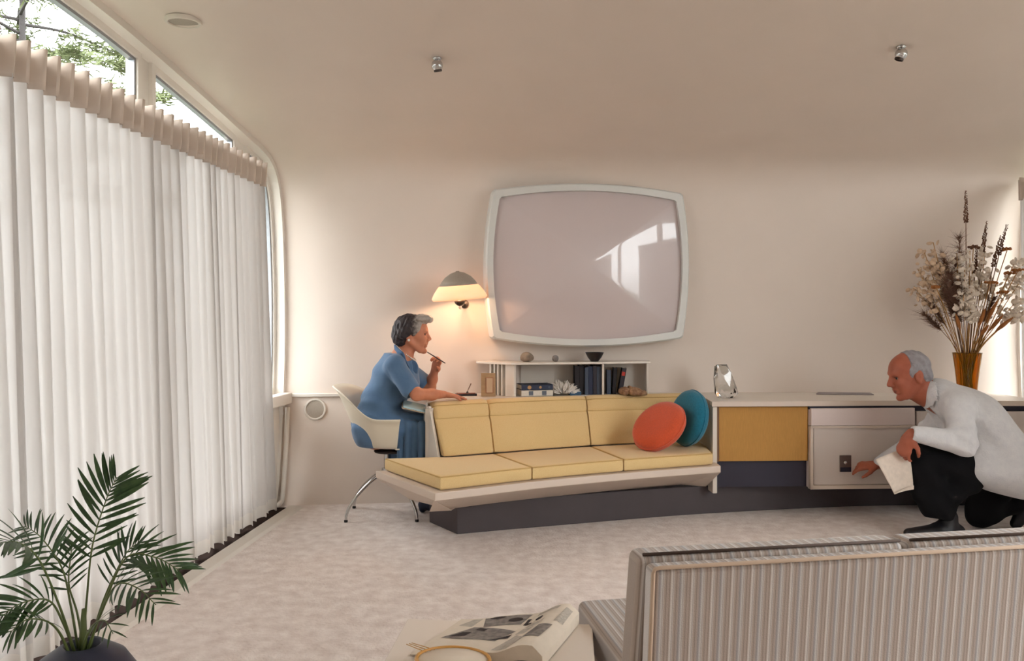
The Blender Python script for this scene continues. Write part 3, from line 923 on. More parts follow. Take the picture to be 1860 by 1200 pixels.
# stones and bowl on the shelf top
def stone(label, px, py, Y, r, m, seed, cat='stone', name='stone'):
    c = at(px, py, Y); c.z = ZS + r[2] * 0.93
    s = SDF([c[i] - r[i] * 1.5 for i in range(3)], [c[i] + r[i] * 1.5 for i in range(3)], min(r) / 7)
    s.ell(c, r, k=0)
    rr = random.Random(seed)
    for _ in range(7):
        d = Vector((rr.uniform(-1, 1), rr.uniform(-1, 1), rr.uniform(-0.4, 1))).normalized()
        s.half([c[i] + d[i] * r[i] * rr.uniform(0.80, 0.92) for i in range(3)], [d[i] / r[i] for i in range(3)], k=min(r) * 0.5)
    s.half((c.x, c.y, ZS + 0.0012), (0, 0, -1), k=0)
    o = s.build(name, m, None, relax=2); tag(o, label, cat)
    o.location = (0, 0, 0)
M_stone = mat('brown_grey_stone', (120, 104, 90), rough=0.8, rgb2=(152, 136, 120), vscale=30, bump=0.3, bscale=90)
M_stone2 = mat('grey_stone', (120, 112, 108), rough=0.8, rgb2=(146, 140, 136), vscale=30, bump=0.3, bscale=90)
stone('large rounded brown grey stone on the shelf top', 957, 643, 5.34, (0.052, 0.042, 0.037), M_stone, 3)
stone('small grey pebble between the brown stone and black bowl on the shelf top', 1009, 646, 5.37, (0.026, 0.024, 0.026), M_stone2, 8)
bc = at(1080, 640, 5.43); bc.z = ZS + 0.0008
bowl = MB().lathe([(0.0001, 0.0), (0.026, 0.0), (0.03, 0.006), (0.047, 0.028), (0.061, 0.056), (0.063, 0.062), (0.058, 0.06), (0.044, 0.032), (0.026, 0.012), (0.0001, 0.010)], bc, 36)
tag(bowl.build('bowl', mat('black_ceramic', (34, 30, 32), rough=0.35), smooth='auto'), 'small black footed bowl on the shelf top', 'bowl')

# books
def book(name, label, c, w, d, h, m, rz=0.0, tilt=0.0, flat=False, parts=True, group=None, bands=None):
    """upright book: w spine thickness, d depth, h height; flat lays it down; c is the middle of the foot"""
    root = thing(name, label, 'book', c, group)
    R = Matrix.Rotation(rz, 3, 'Z') @ Matrix.Rotation(tilt, 3, 'Y')
    if flat: R = Matrix.Rotation(rz, 3, 'Z') @ Matrix.Rotation(math.pi / 2, 3, 'X') @ Matrix.Rotation(math.pi / 2, 3, 'Z')
    C = Vector(c)
    def bx(mb, x, y, z, sx, sy_, sz): return mb.box(C + R @ Vector((x, y, z)), (sx, sy_, sz), R=R)
    cv = MB(); t = 0.0022
    bx(cv, -w / 2 + t / 2, 0, h / 2, t, d, h); bx(cv, w / 2 - t / 2, 0, h / 2, t, d, h); bx(cv, 0, -d / 2 + t / 2, h / 2, w, t, h)
    cv.build('cover', m, root)
    bx(MB(), 0, 0.002, h / 2, w - 2 * t, d - 0.006, h - 0.006).build('pages', M_page, root)
    if bands:
        for zb, hb, mm in bands: bx(MB(), 0, -d / 2 - 0.0004, h * zb, w * 0.7, 0.0008, hb).build('spine_mark', mm, root)
    return root
M_page = mat('book_pages', (228, 214, 190), rough=0.8, var=0.05, vscale=400)
M_bk = {n: mat('book_cloth_' + n, c, rough=0.65, var=0.05, vscale=80) for n, c in dict(black=(38, 34, 38), navy=(44, 52, 76), slate=(72, 82, 100), grey=(104, 108, 118), dark=(54, 50, 58), brown=(90, 60, 52), cream=(222, 212, 198), red=(196, 66, 56), gold=(178, 138, 92), blue=(60, 96, 128)).items()}
sa = math.atan2(SB.y - SA.y, SB.x - SA.x)
# standing dark volumes left of the divider
x = 0.19
vols = [('slate', 0.030, 0.19, 'slate grey'), ('dark', 0.026, 0.195, 'charcoal'), ('navy', 0.030, 0.192, 'navy'), ('slate', 0.024, 0.185, 'grey blue'), ('black', 0.034, 0.196, 'black'), ('black', 0.030, 0.194, 'black cloth')]
where = ['tall %s book standing against the left side of the shelf divider', 'tall %s book second to the left of the shelf divider', 'tall %s book third to the left of the shelf divider',
         'tall %s book fourth to the left of the shelf divider', 'tall %s book fifth to the left of the shelf divider', 'tall %s book leftmost of the row beside the white coral']
for i, (k, w, h, cn) in enumerate(vols):
    x -= w / 2 + 0.001
    d = 0.15 if i < 4 else 0.12
    yy = min(sy(x) + 0.045 + d / 2 + (0.02 if i > 3 else 0), sback(x) - 0.014 - d / 2)
    book('book', where[i] % cn, (x, yy, ZD), w, d, h, M_bk[k], rz=sa * 0.3, group='tall books left of the shelf divider')
    x -= w / 2
x = 0.232
for i, (k, w, h, tl, lab) in enumerate([('slate', 0.030, 0.165, 0.0, 'blue grey book standing just right of the shelf divider'), ('black', 0.026, 0.178, 0.06, 'black book second to the right of the shelf divider'),
                                      ('dark', 0.030, 0.176, 0.17, 'dark leaning book with a red spot on its spine')]):
    x += w / 2 + (0.006 if i else 0) + (0.008 if i == 2 else 0)
    yy = sback(x) - 0.014 - 0.065
    book('book', lab, (x, yy, ZD + (0.0 if not tl else 0.5 * w * math.sin(tl))), w, 0.12, h, M_bk[k], rz=0, tilt=tl, group='books right of the shelf divider',
         bands=[(0.78, 0.028, M_bk['red'])] if i == 2 else None)
    x += w / 2
# lying pair at the left
zb = ZD
for (k, t, lab, bands) in (('cream', 0.040, 'thick white book lying flat at the left of the shelf', None), ('navy', 0.036, 'navy book with gold medallions lying on the white book', [(0.25, 0.026, M_bk['gold']), (0.6, 0.018, M_bk['gold']), (0.88, 0.015, M_bk['slate'])])):
    root = thing('book', lab, 'book', (-0.24, 5.36, zb), 'books lying flat on the shelf')
    cx, cy = -0.255, sy(-0.255) + 0.09
    Rb = Matrix.Rotation(sa, 3, 'Z')
    cv = MB()
    for zz in (zb + 0.0015, zb + t - 0.0015): cv.box((cx, cy, zz), (0.215, 0.15, 0.003), R=Rb)
    q = Rb @ Vector((0, -0.0735, 0)); cv.box((cx + q.x, cy + q.y, zb + t / 2), (0.215, 0.003, t), R=Rb)
    cv.build('cover', M_bk[k], root)
    MB().box((cx, cy, zb + t / 2), (0.208, 0.14, t - 0.007), R=Rb).build('pages', M_page, root)
    if bands:
        for u, r_, mm in bands:
            q = Rb @ Vector((-0.1075 + 0.215 * u, -0.0758, 0))
            MB().lathe([(0.0001, 0.0008), (r_ / 2, 0.0006), (r_ / 2, 0)], (cx + q.x, cy + q.y, zb + t / 2), 18, frame_to(Rb @ Vector((0, -1, 0)))).build('medallion', mm, root)
    else:
        for u in (0.3, 0.72):
            q = Rb @ Vector((-0.1075 + 0.215 * u, -0.0757, 0))
            MB().box((cx + q.x, cy + q.y, zb + t / 2), (0.03, 0.0008, t * 0.7), R=Rb).build('spine_mark', M_bk['grey'], root)
    zb += t + 0.0006
bkx = 0.0
root = book('book', 'small blue book lying flat beside the white coral', (0.012, sy(0.012) + 0.06, ZD), 0.075, 0.09, 0.024, M_bk['blue'], rz=0.2)
for ch in list(root.children): ch.rotation_euler = (0, 0, 0)

# corals
M_coral = mat('white_coral', (240, 232, 224), rough=0.8)
M_rock = mat('brown_coral_rock', (176, 138, 104), rough=0.9, rgb2=(120, 84, 62), vscale=45, bump=0.8, bscale=80)
cc = at(1022, 698, 5.40); cc.z = ZD + 0.012
mbc = MB(); rr = random.Random(4)
for k in range(230):
    a = rr.uniform(0, 2 * math.pi); e = rr.uniform(0.02, 1.0)
    d = Vector((math.cos(a) * math.sqrt(1 - e * e) * 1.25, math.sin(a) * math.sqrt(1 - e * e) * 0.65, e * 0.9))
    st = cc + Vector((d.x * 0.03, d.y * 0.03, 0))
    L = rr.uniform(0.078, 0.105) * (1 - 0.25 * max(0, d.x))
    mid = st + d * L * 0.6 + Vector((rr.uniform(-1, 1), rr.uniform(-1, 1), rr.uniform(-1, 1))) * 0.006
    mbc.tube([st, mid, st + d * L], [0.005, 0.004, 0.0022], 5)
tag(mbc.build('branching_coral', M_coral, smooth=True), 'white branching coral on the left shelf bay', 'coral')
rc = at(1148, 703, 5.44)
s = SDF((rc.x - 0.13, rc.y - 0.09, ZD - 0.02), (rc.x + 0.13, rc.y + 0.09, ZD + 0.12), 0.004)
rr = random.Random(9)
for k in range(34):
    u = rr.uniform(-1, 1); v = rr.uniform(-1, 1)
    h = 0.035 * (1 - 0.55 * abs(u + 0.25)) * (1 - 0.4 * abs(v))
    s.ell((rc.x + u * 0.082, rc.y + v * 0.045, ZD + 0.002 + h), (0.019 + rr.random() * 0.01, 0.02, 0.012 + h * 0.55), k=0.005)
s.half((0, 0, ZD + 0.0004), (0, 0, -1))
tag(s.build('coral_rock', M_rock, relax=0), 'knobbly brown coral rock at the right end of the shelf', 'coral')

# ------------------------------------------------------------------ small things on the worktop
M_brown = mat('brown_wood', (176, 142, 104), rough=0.6, var=0.08, vscale=20, stretch=(1, 1, 8))
c = at(887, 691, 5.22); c.z = ZD
fb = thing('picture_frame', 'small tan framed picture standing at the left end of the shelf', 'picture frame', c)
Rf = Matrix.Rotation(math.radians(6), 3, 'Z')
def fbox(name, x, z, w, h, y, m, dy=0.008): MB().box(Vector((c.x, c.y, c.z)) + Rf @ Vector((x, y, z)), (w, dy, h), R=Rf).build(name, m, fb, bevel=0.001)
fbox('backing', 0, 0.078, 0.095, 0.155, 0.012, M_brown)
fbox('border', 0.008, 0.075, 0.05, 0.105, 0.006, mat('rust_line', (168, 110, 80), rough=0.7), 0.005)
fbox('inner_mount', 0.008, 0.075, 0.042, 0.096, 0.002, mat('tan_card', (204, 172, 140), rough=0.7), 0.004)
c = at(849, 708, 5.28); c.z = ZD
ps = thing('pen_stand', 'dark flat pen stand at the back of the worktop', 'pen stand', c)
mb_ = MB(); mb_.box((c.x - 0.01, c.y, c.z + 0.008), (0.145, 0.06, 0.014), rz=0.15); mb_.build('base', mat('black_marble', (48, 36, 40), rough=0.3), ps, bevel=0.003)
MB().box((c.x - 0.01, c.y, c.z + 0.0165), (0.125, 0.045, 0.003), rz=0.15).build('inlay', mat('red_brown_felt', (150, 92, 74), rough=0.8), ps)
MB().lathe([(0.0001, 0), (0.008, 0), (0.007, 0.008), (0.004, 0.012)], (c.x + 0.0, c.y, c.z + 0.018), 14).build('pen_socket', M_darkmetal, ps)
pn = MB(); pn.tube([(c.x + 0.001, c.y, c.z + 0.031), (c.x + 0.012, c.y, c.z + 0.055), (c.x + 0.024, c.y + 0.004, c.z + 0.082)], [0.002, 0.0032, 0.0036], 8)
tag(pn.build('pen', mat('brown_pen_lacquer', (110, 70, 44), rough=0.4)), 'brown pen standing slanted in the dark pen stand', 'pen')
# loose sheets under the woman's hand
def sheet(label, pts, z, m, name='paper_sheet', cat='paper', th=0.0012):
    return tag(MB().prism(pts, z, z + th).build(name, m), label, cat)
M_paper = mat('white_paper', (232, 226, 218), rough=0.8)
sheet('white paper sheet on the worktop in front of the woman', [(-0.80, 5.02), (-0.58, 5.10), (-0.66, 5.36), (-0.88, 5.28)], ZD, M_paper)
# clear glass lump
M_clear = mat('clear_glass', (244, 247, 248), rough=0.0, trans=1.0, ior=1.66)
gc = at(1319, 700, 5.30)
gx, gy = gc.x - 0.005, gc.y
rg = random.Random(12)
gb = bmesh.new()
for z_, cx_, rx, ry, nn in ((0.0008, 0.0, 0.055, 0.042, 9), (0.03, 0.006, 0.074, 0.052, 10), (0.07, 0.004, 0.072, 0.05, 9), (0.115, -0.010, 0.064, 0.046, 8), (0.16, -0.014, 0.060, 0.042, 7), (0.195, -0.024, 0.048, 0.032, 6), (0.212, -0.028, 0.036, 0.024, 5)):
    for q in range(nn):
        a = 2 * math.pi * (q + rg.uniform(-0.25, 0.25)) / nn; f = rg.uniform(0.90, 1.06)
        gb.verts.new((gx + cx_ + rx * f * math.cos(a), gy + ry * 1.25 * f * math.sin(a), ZD + z_ + (rg.uniform(-0.008, 0.008) if z_ > 0.001 else 0)))
ret = bmesh.ops.convex_hull(gb, input=gb.verts)
bmesh.ops.delete(gb, geom=[v for v in gb.verts if not v.link_faces], context='VERTS')
bmesh.ops.recalc_face_normals(gb, faces=gb.faces)
gme = bpy.data.meshes.new('glass_sculpture'); gb.to_mesh(gme); gb.free()
go_ = link_mesh('glass_sculpture', gme, M_clear, None)
tag(go_, 'clear glass rock sculpture on the worktop beside the teal cushion', 'sculpture')
# flat folder
c0 = atz(1535, 716, DESK)
sheet('flat grey folder lying on the worktop left of the crouching man', [(c0.x - 0.20, c0.y - 0.03), (c0.x + 0.17, c0.y - 0.055), (c0.x + 0.19, c0.y + 0.075), (c0.x - 0.15, c0.y + 0.095)], ZD, mat('grey_folder', (150, 140, 140), rough=0.6), 'folder', 'folder', 0.006)

# ------------------------------------------------------------------ amber vase with dried flowers
VC = Vector((2.575, 5.425, ZD))
def amber(name):
    m = mat(name, (232, 160, 24), rough=0.08, trans=0.85, ior=1.3, spec=0.5)
    return m
vz = MB(); seg = 60
prof = [(0.0001, 0.002), (0.05, 0.0), (0.054, 0.006), (0.060, 0.08), (0.070, 0.18), (0.084, 0.285), (0.0865, 0.292), (0.080, 0.288), (0.066, 0.18), (0.056, 0.08), (0.050, 0.014), (0.0001, 0.012)]
rings = []
for r_, z_ in prof:
    rings.append([VC + Vector((r_ * (1 + (0.025 if k % 4 < 2 else -0.012) * (1 if r_ > 0.04 else 0)) * math.cos(2 * math.pi * k / seg), r_ * (1 + (0.025 if k % 4 < 2 else -0.012) * (1 if r_ > 0.04 else 0)) * math.sin(2 * math.pi * k / seg), z_)) for k in range(seg)])
vz.loft(rings, cap=False)
tag(vz.build('vase', amber('amber_glass'), smooth=True), 'fluted amber glass vase on the worktop behind the crouching man', 'vase')

M_stem = mat('dry_brown_stem', (128, 92, 66), rough=0.8)
M_stem2 = mat('dry_straw_stem', (186, 140, 84), rough=0.8)
M_white = mat('papery_white_petal', (236, 222, 206), rough=0.8, var=0.05, vscale=60)
M_cream = mat('papery_cream_petal', (214, 186, 158), rough=0.8, var=0.06, vscale=60)
M_seed = mat('brown_seed_head', (112, 76, 58), rough=0.9, var=0.15, vscale=80)
M_rust = mat('rust_seed_head', (166, 106, 58), rough=0.9, var=0.12, vscale=80)
M_haze = mat('fine_dry_grass', (138, 104, 88), rough=0.9)
rf = random.Random(21)
def blob(mb, c, r, rnd, sq=0.6):
    """small faceted petal lump"""
    a = Vector((rnd.uniform(-1, 1), rnd.uniform(-1, 1), rnd.uniform(-1, 1))).normalized(); R = frame_to(a)
    mb.lathe([(0.0001, -r * sq), (r * 0.75, -r * sq * 0.5), (r, 0.1 * r), (r * 0.7, r * sq * 0.6), (0.0001, r * sq)], c, 7, R)
def stem_path(px, py, Y, bend=0.0):
    base = VC + Vector((rf.uniform(-0.03, 0.03), rf.uniform(-0.03, 0.03), 0.05))
    tip = at(px, py, Y)
    mouth = VC + Vector((max(-0.06, min(0.06, (tip.x - VC.x) * 0.22)), max(-0.06, min(0.06, (tip.y - VC.y) * 0.22)), 0.29))
    pts = crom([base, mouth, mouth * 0.5 + tip * 0.5 + Vector((bend, 0, 0.02)), tip], 5)
    return [Vector(p) for p in pts]
def stem_thing(name, label, kind, px, py, Y, group, bend=0.0):
    P = stem_path(px, py, Y, bend)
    root = thing(name, label, 'dried flower', P[0], group)
    n = len(P)
    if kind == 'spike':                       # tall bare spike with little buds
        MB().tube(P, [0.003] * (n - 3) + [0.0025, 0.002, 0.001], 5).build('stem', M_stem, root, smooth=True)
        mb = MB(); tip = P[-1]; d = (P[-1] - P[-4]).normalized()
        for k in range(26):
            t = k / 25; q = tip - d * (0.20 * t)
            for s_ in (-1, 1): blob(mb, q + Vector((s_ * (0.003 + 0.006 * t) + rf.uniform(-.002, .002), rf.uniform(-0.008, 0.008), 0)), 0.004 + 0.004 * t, rf)
        tag(mb.build('buds', M_seed, root, smooth=True), kind='stuff')
    elif kind == 'white' or kind == 'cream':  # branch of papery discs
        MB().tube(P, 0.0025, 5).build('stem', M_stem2, root, smooth=True)
        mb = MB(); tip = P[-1]; d = (P[-1] - P[-5])
        for k in range(30):
            t = rf.random(); q = tip - d * t * 0.95
            blob(mb, q + Vector((rf.gauss(0, 0.024), rf.gauss(0, 0.024), rf.gauss(0, 0.018))), rf.uniform(0.012, 0.023), rf, 0.45)
        tag(mb.build('petals', M_white if kind == 'white' else M_cream, root), kind='stuff')
    elif kind == 'head':                      # flat rust seed head
        MB().tube(P, 0.003, 5).build('stem', M_stem2, root, smooth=True)
        mb = MB(); d = (P[-1] - P[-3]).normalized()
        for k in range(16):
            a = rf.uniform(0, 6.283); r_ = 0.026 * math.sqrt(rf.random())
            blob(mb, P[-1] + Vector((math.cos(a) * r_ * 1.3, math.sin(a) * r_ * 1.3, -abs(r_) * 0.3 + rf.uniform(0, 0.008))), 0.010, rf, 0.8)
        tag(mb.build('seed_head', M_rust if rf.random() < 0.6 else M_seed, root), kind='stuff')
    elif kind == 'haze':                      # feathery fine grass plume
        MB().tube(P, 0.002, 5).build('stem', M_stem, root, smooth=True)
        mb = MB(); d = (P[-1] - P[-6])
        for k in range(420):
            t = rf.random(); q = P[-1] - d * t
            v = (d.normalized() * rf.uniform(0.5, 1.2) + Vector((rf.gauss(0, 0.75), rf.gauss(0, 0.75), rf.gauss(0, 0.35)))) * rf.uniform(0.02, 0.06)
            w = Vector((rf.uniform(-1, 1), rf.uniform(-1, 1), 0)).normalized() * 0.0016
            mb.add([q - w, q + w, q + v], [(0, 1, 2)])
            w2 = Vector((0, 0, 0.0016)); mb.add([q - w2, q + w2, q + v], [(0, 1, 2)])
        tag(mb.build('plume', M_haze, root), kind='stuff')
    elif kind == 'ear':                       # thick straw ear / pod
        MB().tube(P[:-1], 0.0035, 5).build('stem', M_stem2, root, smooth=True)
        MB().tube(P[-6:], [0.003, 0.009, 0.013, 0.012, 0.008, 0.002], 8).build('ear', M_rust, root, smooth=True)
    return root
stem_thing('dried_flower_spike', 'tallest dried brown spike in the amber vase bouquet', 'spike', 1754, 347, 5.40, 'dried flowers in the amber vase')
ORD = ['', 'second ', 'third ', 'fourth ', 'fifth ', 'sixth ', 'seventh ', 'eighth ', 'ninth ', 'tenth ', 'eleventh ', 'twelfth ', 'thirteenth ', 'fourteenth ', 'fifteenth ']
def bunch(name, kind, phrase, spots, bend=0.0):
    """each stem is named by how high it reaches among its kind"""
    rank = sorted(range(len(spots)), key=lambda i: spots[i][1])
    for i, q in enumerate(spots):
        stem_thing(name, '%shighest of the %s in the amber vase' % (ORD[rank.index(i)], phrase), kind, *q, 'dried flowers in the amber vase', rf.uniform(-bend, bend))
bunch('dried_flower_spike', 'spike', 'short brown bud spikes among the dried flowers', [(1792, 402, 5.45), (1829, 408, 5.42), (1817, 428, 5.38), (1775, 445, 5.5)])
bunch('dried_white_flower', 'white', 'papery white dried flower branches', [(1762, 455, 5.36), (1752, 490, 5.32), (1765, 520, 5.30), (1790, 456, 5.42), (1800, 500, 5.5), (1750, 535, 5.28), (1764, 556, 5.28), (1782, 480, 5.5), (1848, 545, 5.4), (1858, 503, 5.42), (1866, 560, 5.36), (1846, 470, 5.5), (1738, 460, 5.44)], 0.01)
bunch('dried_cream_flower', 'cream', 'pale cream dried disc branches', [(1668, 490, 5.40), (1678, 455, 5.45), (1695, 440, 5.42), (1690, 515, 5.36), (1660, 520, 5.45)], 0.01)
bunch('dried_seed_head', 'head', 'flat rusty brown dried seed heads', [(1700, 521, 5.30), (1800, 512, 5.32), (1835, 495, 5.36), (1850, 490, 5.34), (1768, 448, 5.4), (1822, 530, 5.32), (1830, 452, 5.42)])
bunch('dried_grass_plume', 'haze', 'feathery dark brown dried grass plumes', [(1716, 505, 5.33), (1726, 520, 5.30), (1738, 515, 5.36), (1720, 480, 5.42), (1728, 500, 5.38), (1735, 470, 5.5), (1712, 460, 5.48), (1700, 478, 5.52), (1722, 530, 5.34), (1732, 545, 5.36), (1690, 548, 5.44), (1805, 540, 5.44), (1742, 430, 5.5), (1680, 570, 5.48)])
bunch('dried_ear', 'ear', 'thick straw coloured dried ears', [(1736, 570, 5.28), (1812, 545, 5.30), (1822, 572, 5.34), (1790, 560, 5.3), (1796, 590, 5.3), (1840, 576, 5.3)])
# ================================================================== swivel armchair at the desk
CC = Vector((-1.165, 4.955, 0))
M_shell = mat('ivory_moulded_shell', (232, 222, 202), rough=0.35)
M_shell_in = M_shell
chair = thing('swivel_armchair', 'ivory moulded shell armchair on splayed chrome legs', 'chair', CC)
def shell_surface(ph, v):
    """ph: -1 (near arm front) .. 0 (back) .. 1 (far arm front); v 0 seat centre .. 1 rim"""
    a = math.pi + ph * math.radians(112)             # angle in plan, pi = behind the sitter
    back = max(0.0, math.cos(ph * math.radians(112)))  # 1 at the back
    rim_z = 0.630 + 0.185 * smooth01((back - 0.05) / 0.95) ** 1.3
    rim_r = 0.275 + 0.075 * back ** 2
    z0 = 0.425
    if v < 0.42:                                      # pan
        t = v / 0.42
        r = 0.165 * t; z = z0 + 0.018 * t * t
    else:
        t = (v - 0.42) / 0.58
        r = 0.165 + (rim_r - 0.165) * (t ** 0.8 * 0.85 + 0.15 * t * t)
        z = z0 + 0.018 + (rim_z - z0 - 0.018) * (t ** 1.15)
        lip = max(0.0, (t - 0.86) / 0.14)
        r += 0.022 * lip * lip
    return Vector((CC.x + 0.03 + r * math.cos(a), CC.y + r * 0.97 * math.sin(a), z))
sh = bmesh.new(); NU, NV = 57, 24
grid = [[sh.verts.new(shell_surface(-1 + 2 * i / (NU - 1), j / (NV - 1))) for i in range(NU)] for j in range(1, NV)]
ctr = sh.verts.new(Vector((CC.x + 0.03, CC.y, 0.425)))
for i in range(NU - 1): sh.faces.new((ctr, grid[0][i], grid[0][i + 1]))
for j in range(NV - 2):
    for i in range(NU - 1):
        ph = -1 + 2 * (i + 0.5) / (NU - 1); v = (j + 1.5) / (NV - 1)
        if (((ph + 0.16) / 0.34) ** 2 + ((v - 0.61) / 0.115) ** 2) < 1.0: continue      # opening low in the back
        sh.faces.new((grid[j][i], grid[j][i + 1], grid[j + 1][i + 1], grid[j + 1][i]))
# front lip of the seat
lip = [sh.verts.new(Vector((CC.x + 0.03 + 0.125 * math.cos(a), CC.y + 0.125 * math.sin(a), 0.435 - 0.012 * math.cos(a)))) for a in np.linspace(math.pi + math.radians(112), math.pi * 3 - math.radians(112), 15)]
for k in range(14): sh.faces.new((ctr, lip[k], lip[k + 1]))
bmesh.ops.remove_doubles(sh, verts=sh.verts, dist=0.002)
bmesh.ops.recalc_face_normals(sh, faces=sh.faces)
me = bpy.data.meshes.new('shell'); sh.to_mesh(me); sh.free()
so = link_mesh('shell', me, M_shell, chair, smooth=True)
md = so.modifiers.new('thick', 'SOLIDIFY'); md.thickness = 0.009; md.offset = 0
MB().lathe([(0.0001, 0.0), (0.10, 0.0), (0.105, 0.008), (0.09, 0.016), (0.0001, 0.016)], (CC.x + 0.02, CC.y, 0.396), 28).build('seat_mount', mat('black_rubber', (40, 30, 28), rough=0.6), chair, smooth='auto')
MB().lathe([(0.022, 0.26), (0.022, 0.40), (0.030, 0.40)], CC, 20).build('column', M_chrome, chair, smooth='auto')
MB().lathe([(0.0001, 0.25), (0.034, 0.252), (0.038, 0.27), (0.036, 0.295), (0.0001, 0.30)], CC, 20).build('hub', M_chrome, chair, smooth='auto')
for (fx, fy) in ((-1.372, 4.745), (-0.945, 4.79), (-1.42, 5.10), (-0.93, 5.15)):
    f = Vector((fx, fy, 0)); d = (f - CC); d.z = 0
    pts = [CC + d * 0.06 + Vector((0, 0, 0.275)), CC + d * 0.35 + Vector((0, 0, 0.235)), CC + d * 0.68 + Vector((0, 0, 0.165)), CC + d * 0.90 + Vector((0, 0, 0.095)), CC + d * 0.985 + Vector((0, 0, 0.045)), f + Vector((0, 0, 0.012))]
    o = MB().tube([Vector(p) for p in crom(pts, 5)], [0.0085 + 0.003 * (1 - k / 25) for k in range(26)], 8).build('leg', M_chrome, chair, smooth=True)
    MB().lathe([(0.0001, 0.0), (0.011, 0.0), (0.012, 0.010), (0.008, 0.016), (0.0001, 0.016)], f, 12).build('glide', mat('black_glide', (30, 28, 30), rough=0.5) if fx < -1.4 else bpy.data.materials.get('black_glide') or mat('black_glide', (30, 28, 30), rough=0.5), o, smooth='auto')

# ================================================================== striped sofa in the foreground
def striped(name):
    m = bpy.data.materials.new(name); m.use_nodes = True; nt = m.node_tree; b = nt.nodes['Principled BSDF']
    b.inputs['Roughness'].default_value = 0.9; b.inputs['Sheen Weight'].default_value = 0.2
    tc = nt.nodes.new('ShaderNodeTexCoord'); sp = nt.nodes.new('ShaderNodeSeparateXYZ'); nt.links.new(tc.outputs['Object'], sp.inputs[0])
    def band(freq, ph, width, soft):
        a = nt.nodes.new('ShaderNodeMath'); a.operation = 'MULTIPLY_ADD'; a.inputs[1].default_value = freq; a.inputs[2].default_value = ph; nt.links.new(sp.outputs['X'], a.inputs[0])
        f = nt.nodes.new('ShaderNodeMath'); f.operation = 'FRACT'; nt.links.new(a.outputs[0], f.inputs[0])
        g = nt.nodes.new('ShaderNodeMath'); g.operation = 'PINGPONG'; g.inputs[1].default_value = 0.5; nt.links.new(f.outputs[0], g.inputs[0])
        h = nt.nodes.new('ShaderNodeMapRange'); h.inputs[1].default_value = width - soft; h.inputs[2].default_value = width + soft; nt.links.new(g.outputs[0], h.inputs[0])
        return h.outputs[0]
    def mixc(f, c1, c2, src=None):
        x = nt.nodes.new('ShaderNodeMix'); x.data_type = 'RGBA'; nt.links.new(f, x.inputs['Factor'])
        if src is not None: nt.links.new(src, x.inputs['A'])
        else: x.inputs['A'].default_value = (*lin(c1), 1)
        x.inputs['B'].default_value = (*lin(c2), 1)
        return x.outputs['Result']
    c = mixc(band(46.0, 0.0, 0.15, 0.07), (202, 195, 190), (168, 152, 140))
    n = nt.nodes.new('ShaderNodeMath'); n.operation = 'MULTIPLY'; n.inputs[1].default_value = 0.5; nt.links.new(band(138.0, 0.3, 0.36, 0.08), n.inputs[0])
    c = mixc(n.outputs[0], None, (116, 100, 92), c)
    n2 = nt.nodes.new('ShaderNodeMath'); n2.operation = 'MULTIPLY'; n2.inputs[1].default_value = 0.45; nt.links.new(band(23.0, 0.1, 0.42, 0.05), n2.inputs[0])
    c = mixc(n2.outputs[0], None, (146, 150, 158), c)
    nz = nt.nodes.new('ShaderNodeTexNoise'); nz.inputs['Scale'].default_value = 350; nt.links.new(tc.outputs['Object'], nz.inputs['Vector'])
    bp = nt.nodes.new('ShaderNodeBump'); bp.inputs['Strength'].default_value = 0.25; bp.inputs['Distance'].default_value = 0.003
    nt.links.new(nz.outputs['Fac'], bp.inputs['Height']); nt.links.new(bp.outputs[0], b.inputs['Normal'])
    nt.links.new(c, b.inputs['Base Color'])
    return m
M_str = striped('striped_tweed')
M_sedge = mat('dark_piping', (86, 70, 62), rough=0.9)
SYAW = math.radians(14.6)
sofa = thing('striped_sofa', 'grey brown striped sofa seen from behind in the right foreground', 'sofa', (0.160, 1.612, 0))
sofa.rotation_euler = (0, 0, SYAW)
def sofa_part(name, mb, m, parent=None, **kw):
    """modelled in the sofa's own frame: x along the back, y towards its front"""
    me_ = mb.mesh(name); o = link_mesh(name, me_, m, None, **kw); o.parent = parent or sofa
    return o
def rbox(x0, x1, y0, y1, z0, z1, lean=0.0):
    mb = MB()
    mb.add([(x0, y0 - 0, z0), (x1, y0, z0), (x1, y1, z0), (x0, y1, z0), (x0, y0 - lean, z1), (x1, y0 - lean, z1), (x1, y1 - lean, z1), (x0, y1 - lean, z1)],
           [(3, 2, 1, 0), (4, 5, 6, 7), (0, 1, 5, 4), (1, 2, 6, 5), (2, 3, 7, 6), (3, 0, 4, 7)])
    return mb
SL = 2.3; LEAN = 0.06; ZB = 0.742
bf_ = sofa_part('back_frame', rbox(0.0, SL, LEAN, LEAN + 0.05, 0.16, ZB - 0.012, LEAN), M_str, bevel=0.012, bseg=3, smooth='auto')
sofa_part('piping', MB().tube([(0.002, LEAN + 0.002, 0.17), (0.002, 0.002, ZB - 0.02), (0.006, 0.002, ZB - 0.0125), (0.016, 0.001, ZB - 0.0105), (SL, 0.001, ZB - 0.0105)], 0.0045, 6), mat('tan_piping', (196, 172, 150), rough=0.9), bf_, smooth=True)
for k, (x0, x1) in enumerate(((-0.012, 0.60), (0.605, 1.345), (1.35, SL))):
    bc_ = sofa_part('back_cushion', rbox(x0, x1, LEAN + 0.052, LEAN + 0.135, 0.40, ZB + 0.000, LEAN + 0.01), M_str, bevel=0.02, bseg=4, smooth='auto')
    z_ = ZB + 0.002
    sofa_part('piping', MB().tube([(x0 + 0.01, 0.053, z_), (x1 - 0.01, 0.053, z_)], 0.0035, 6), M_sedge, bc_, smooth=True)
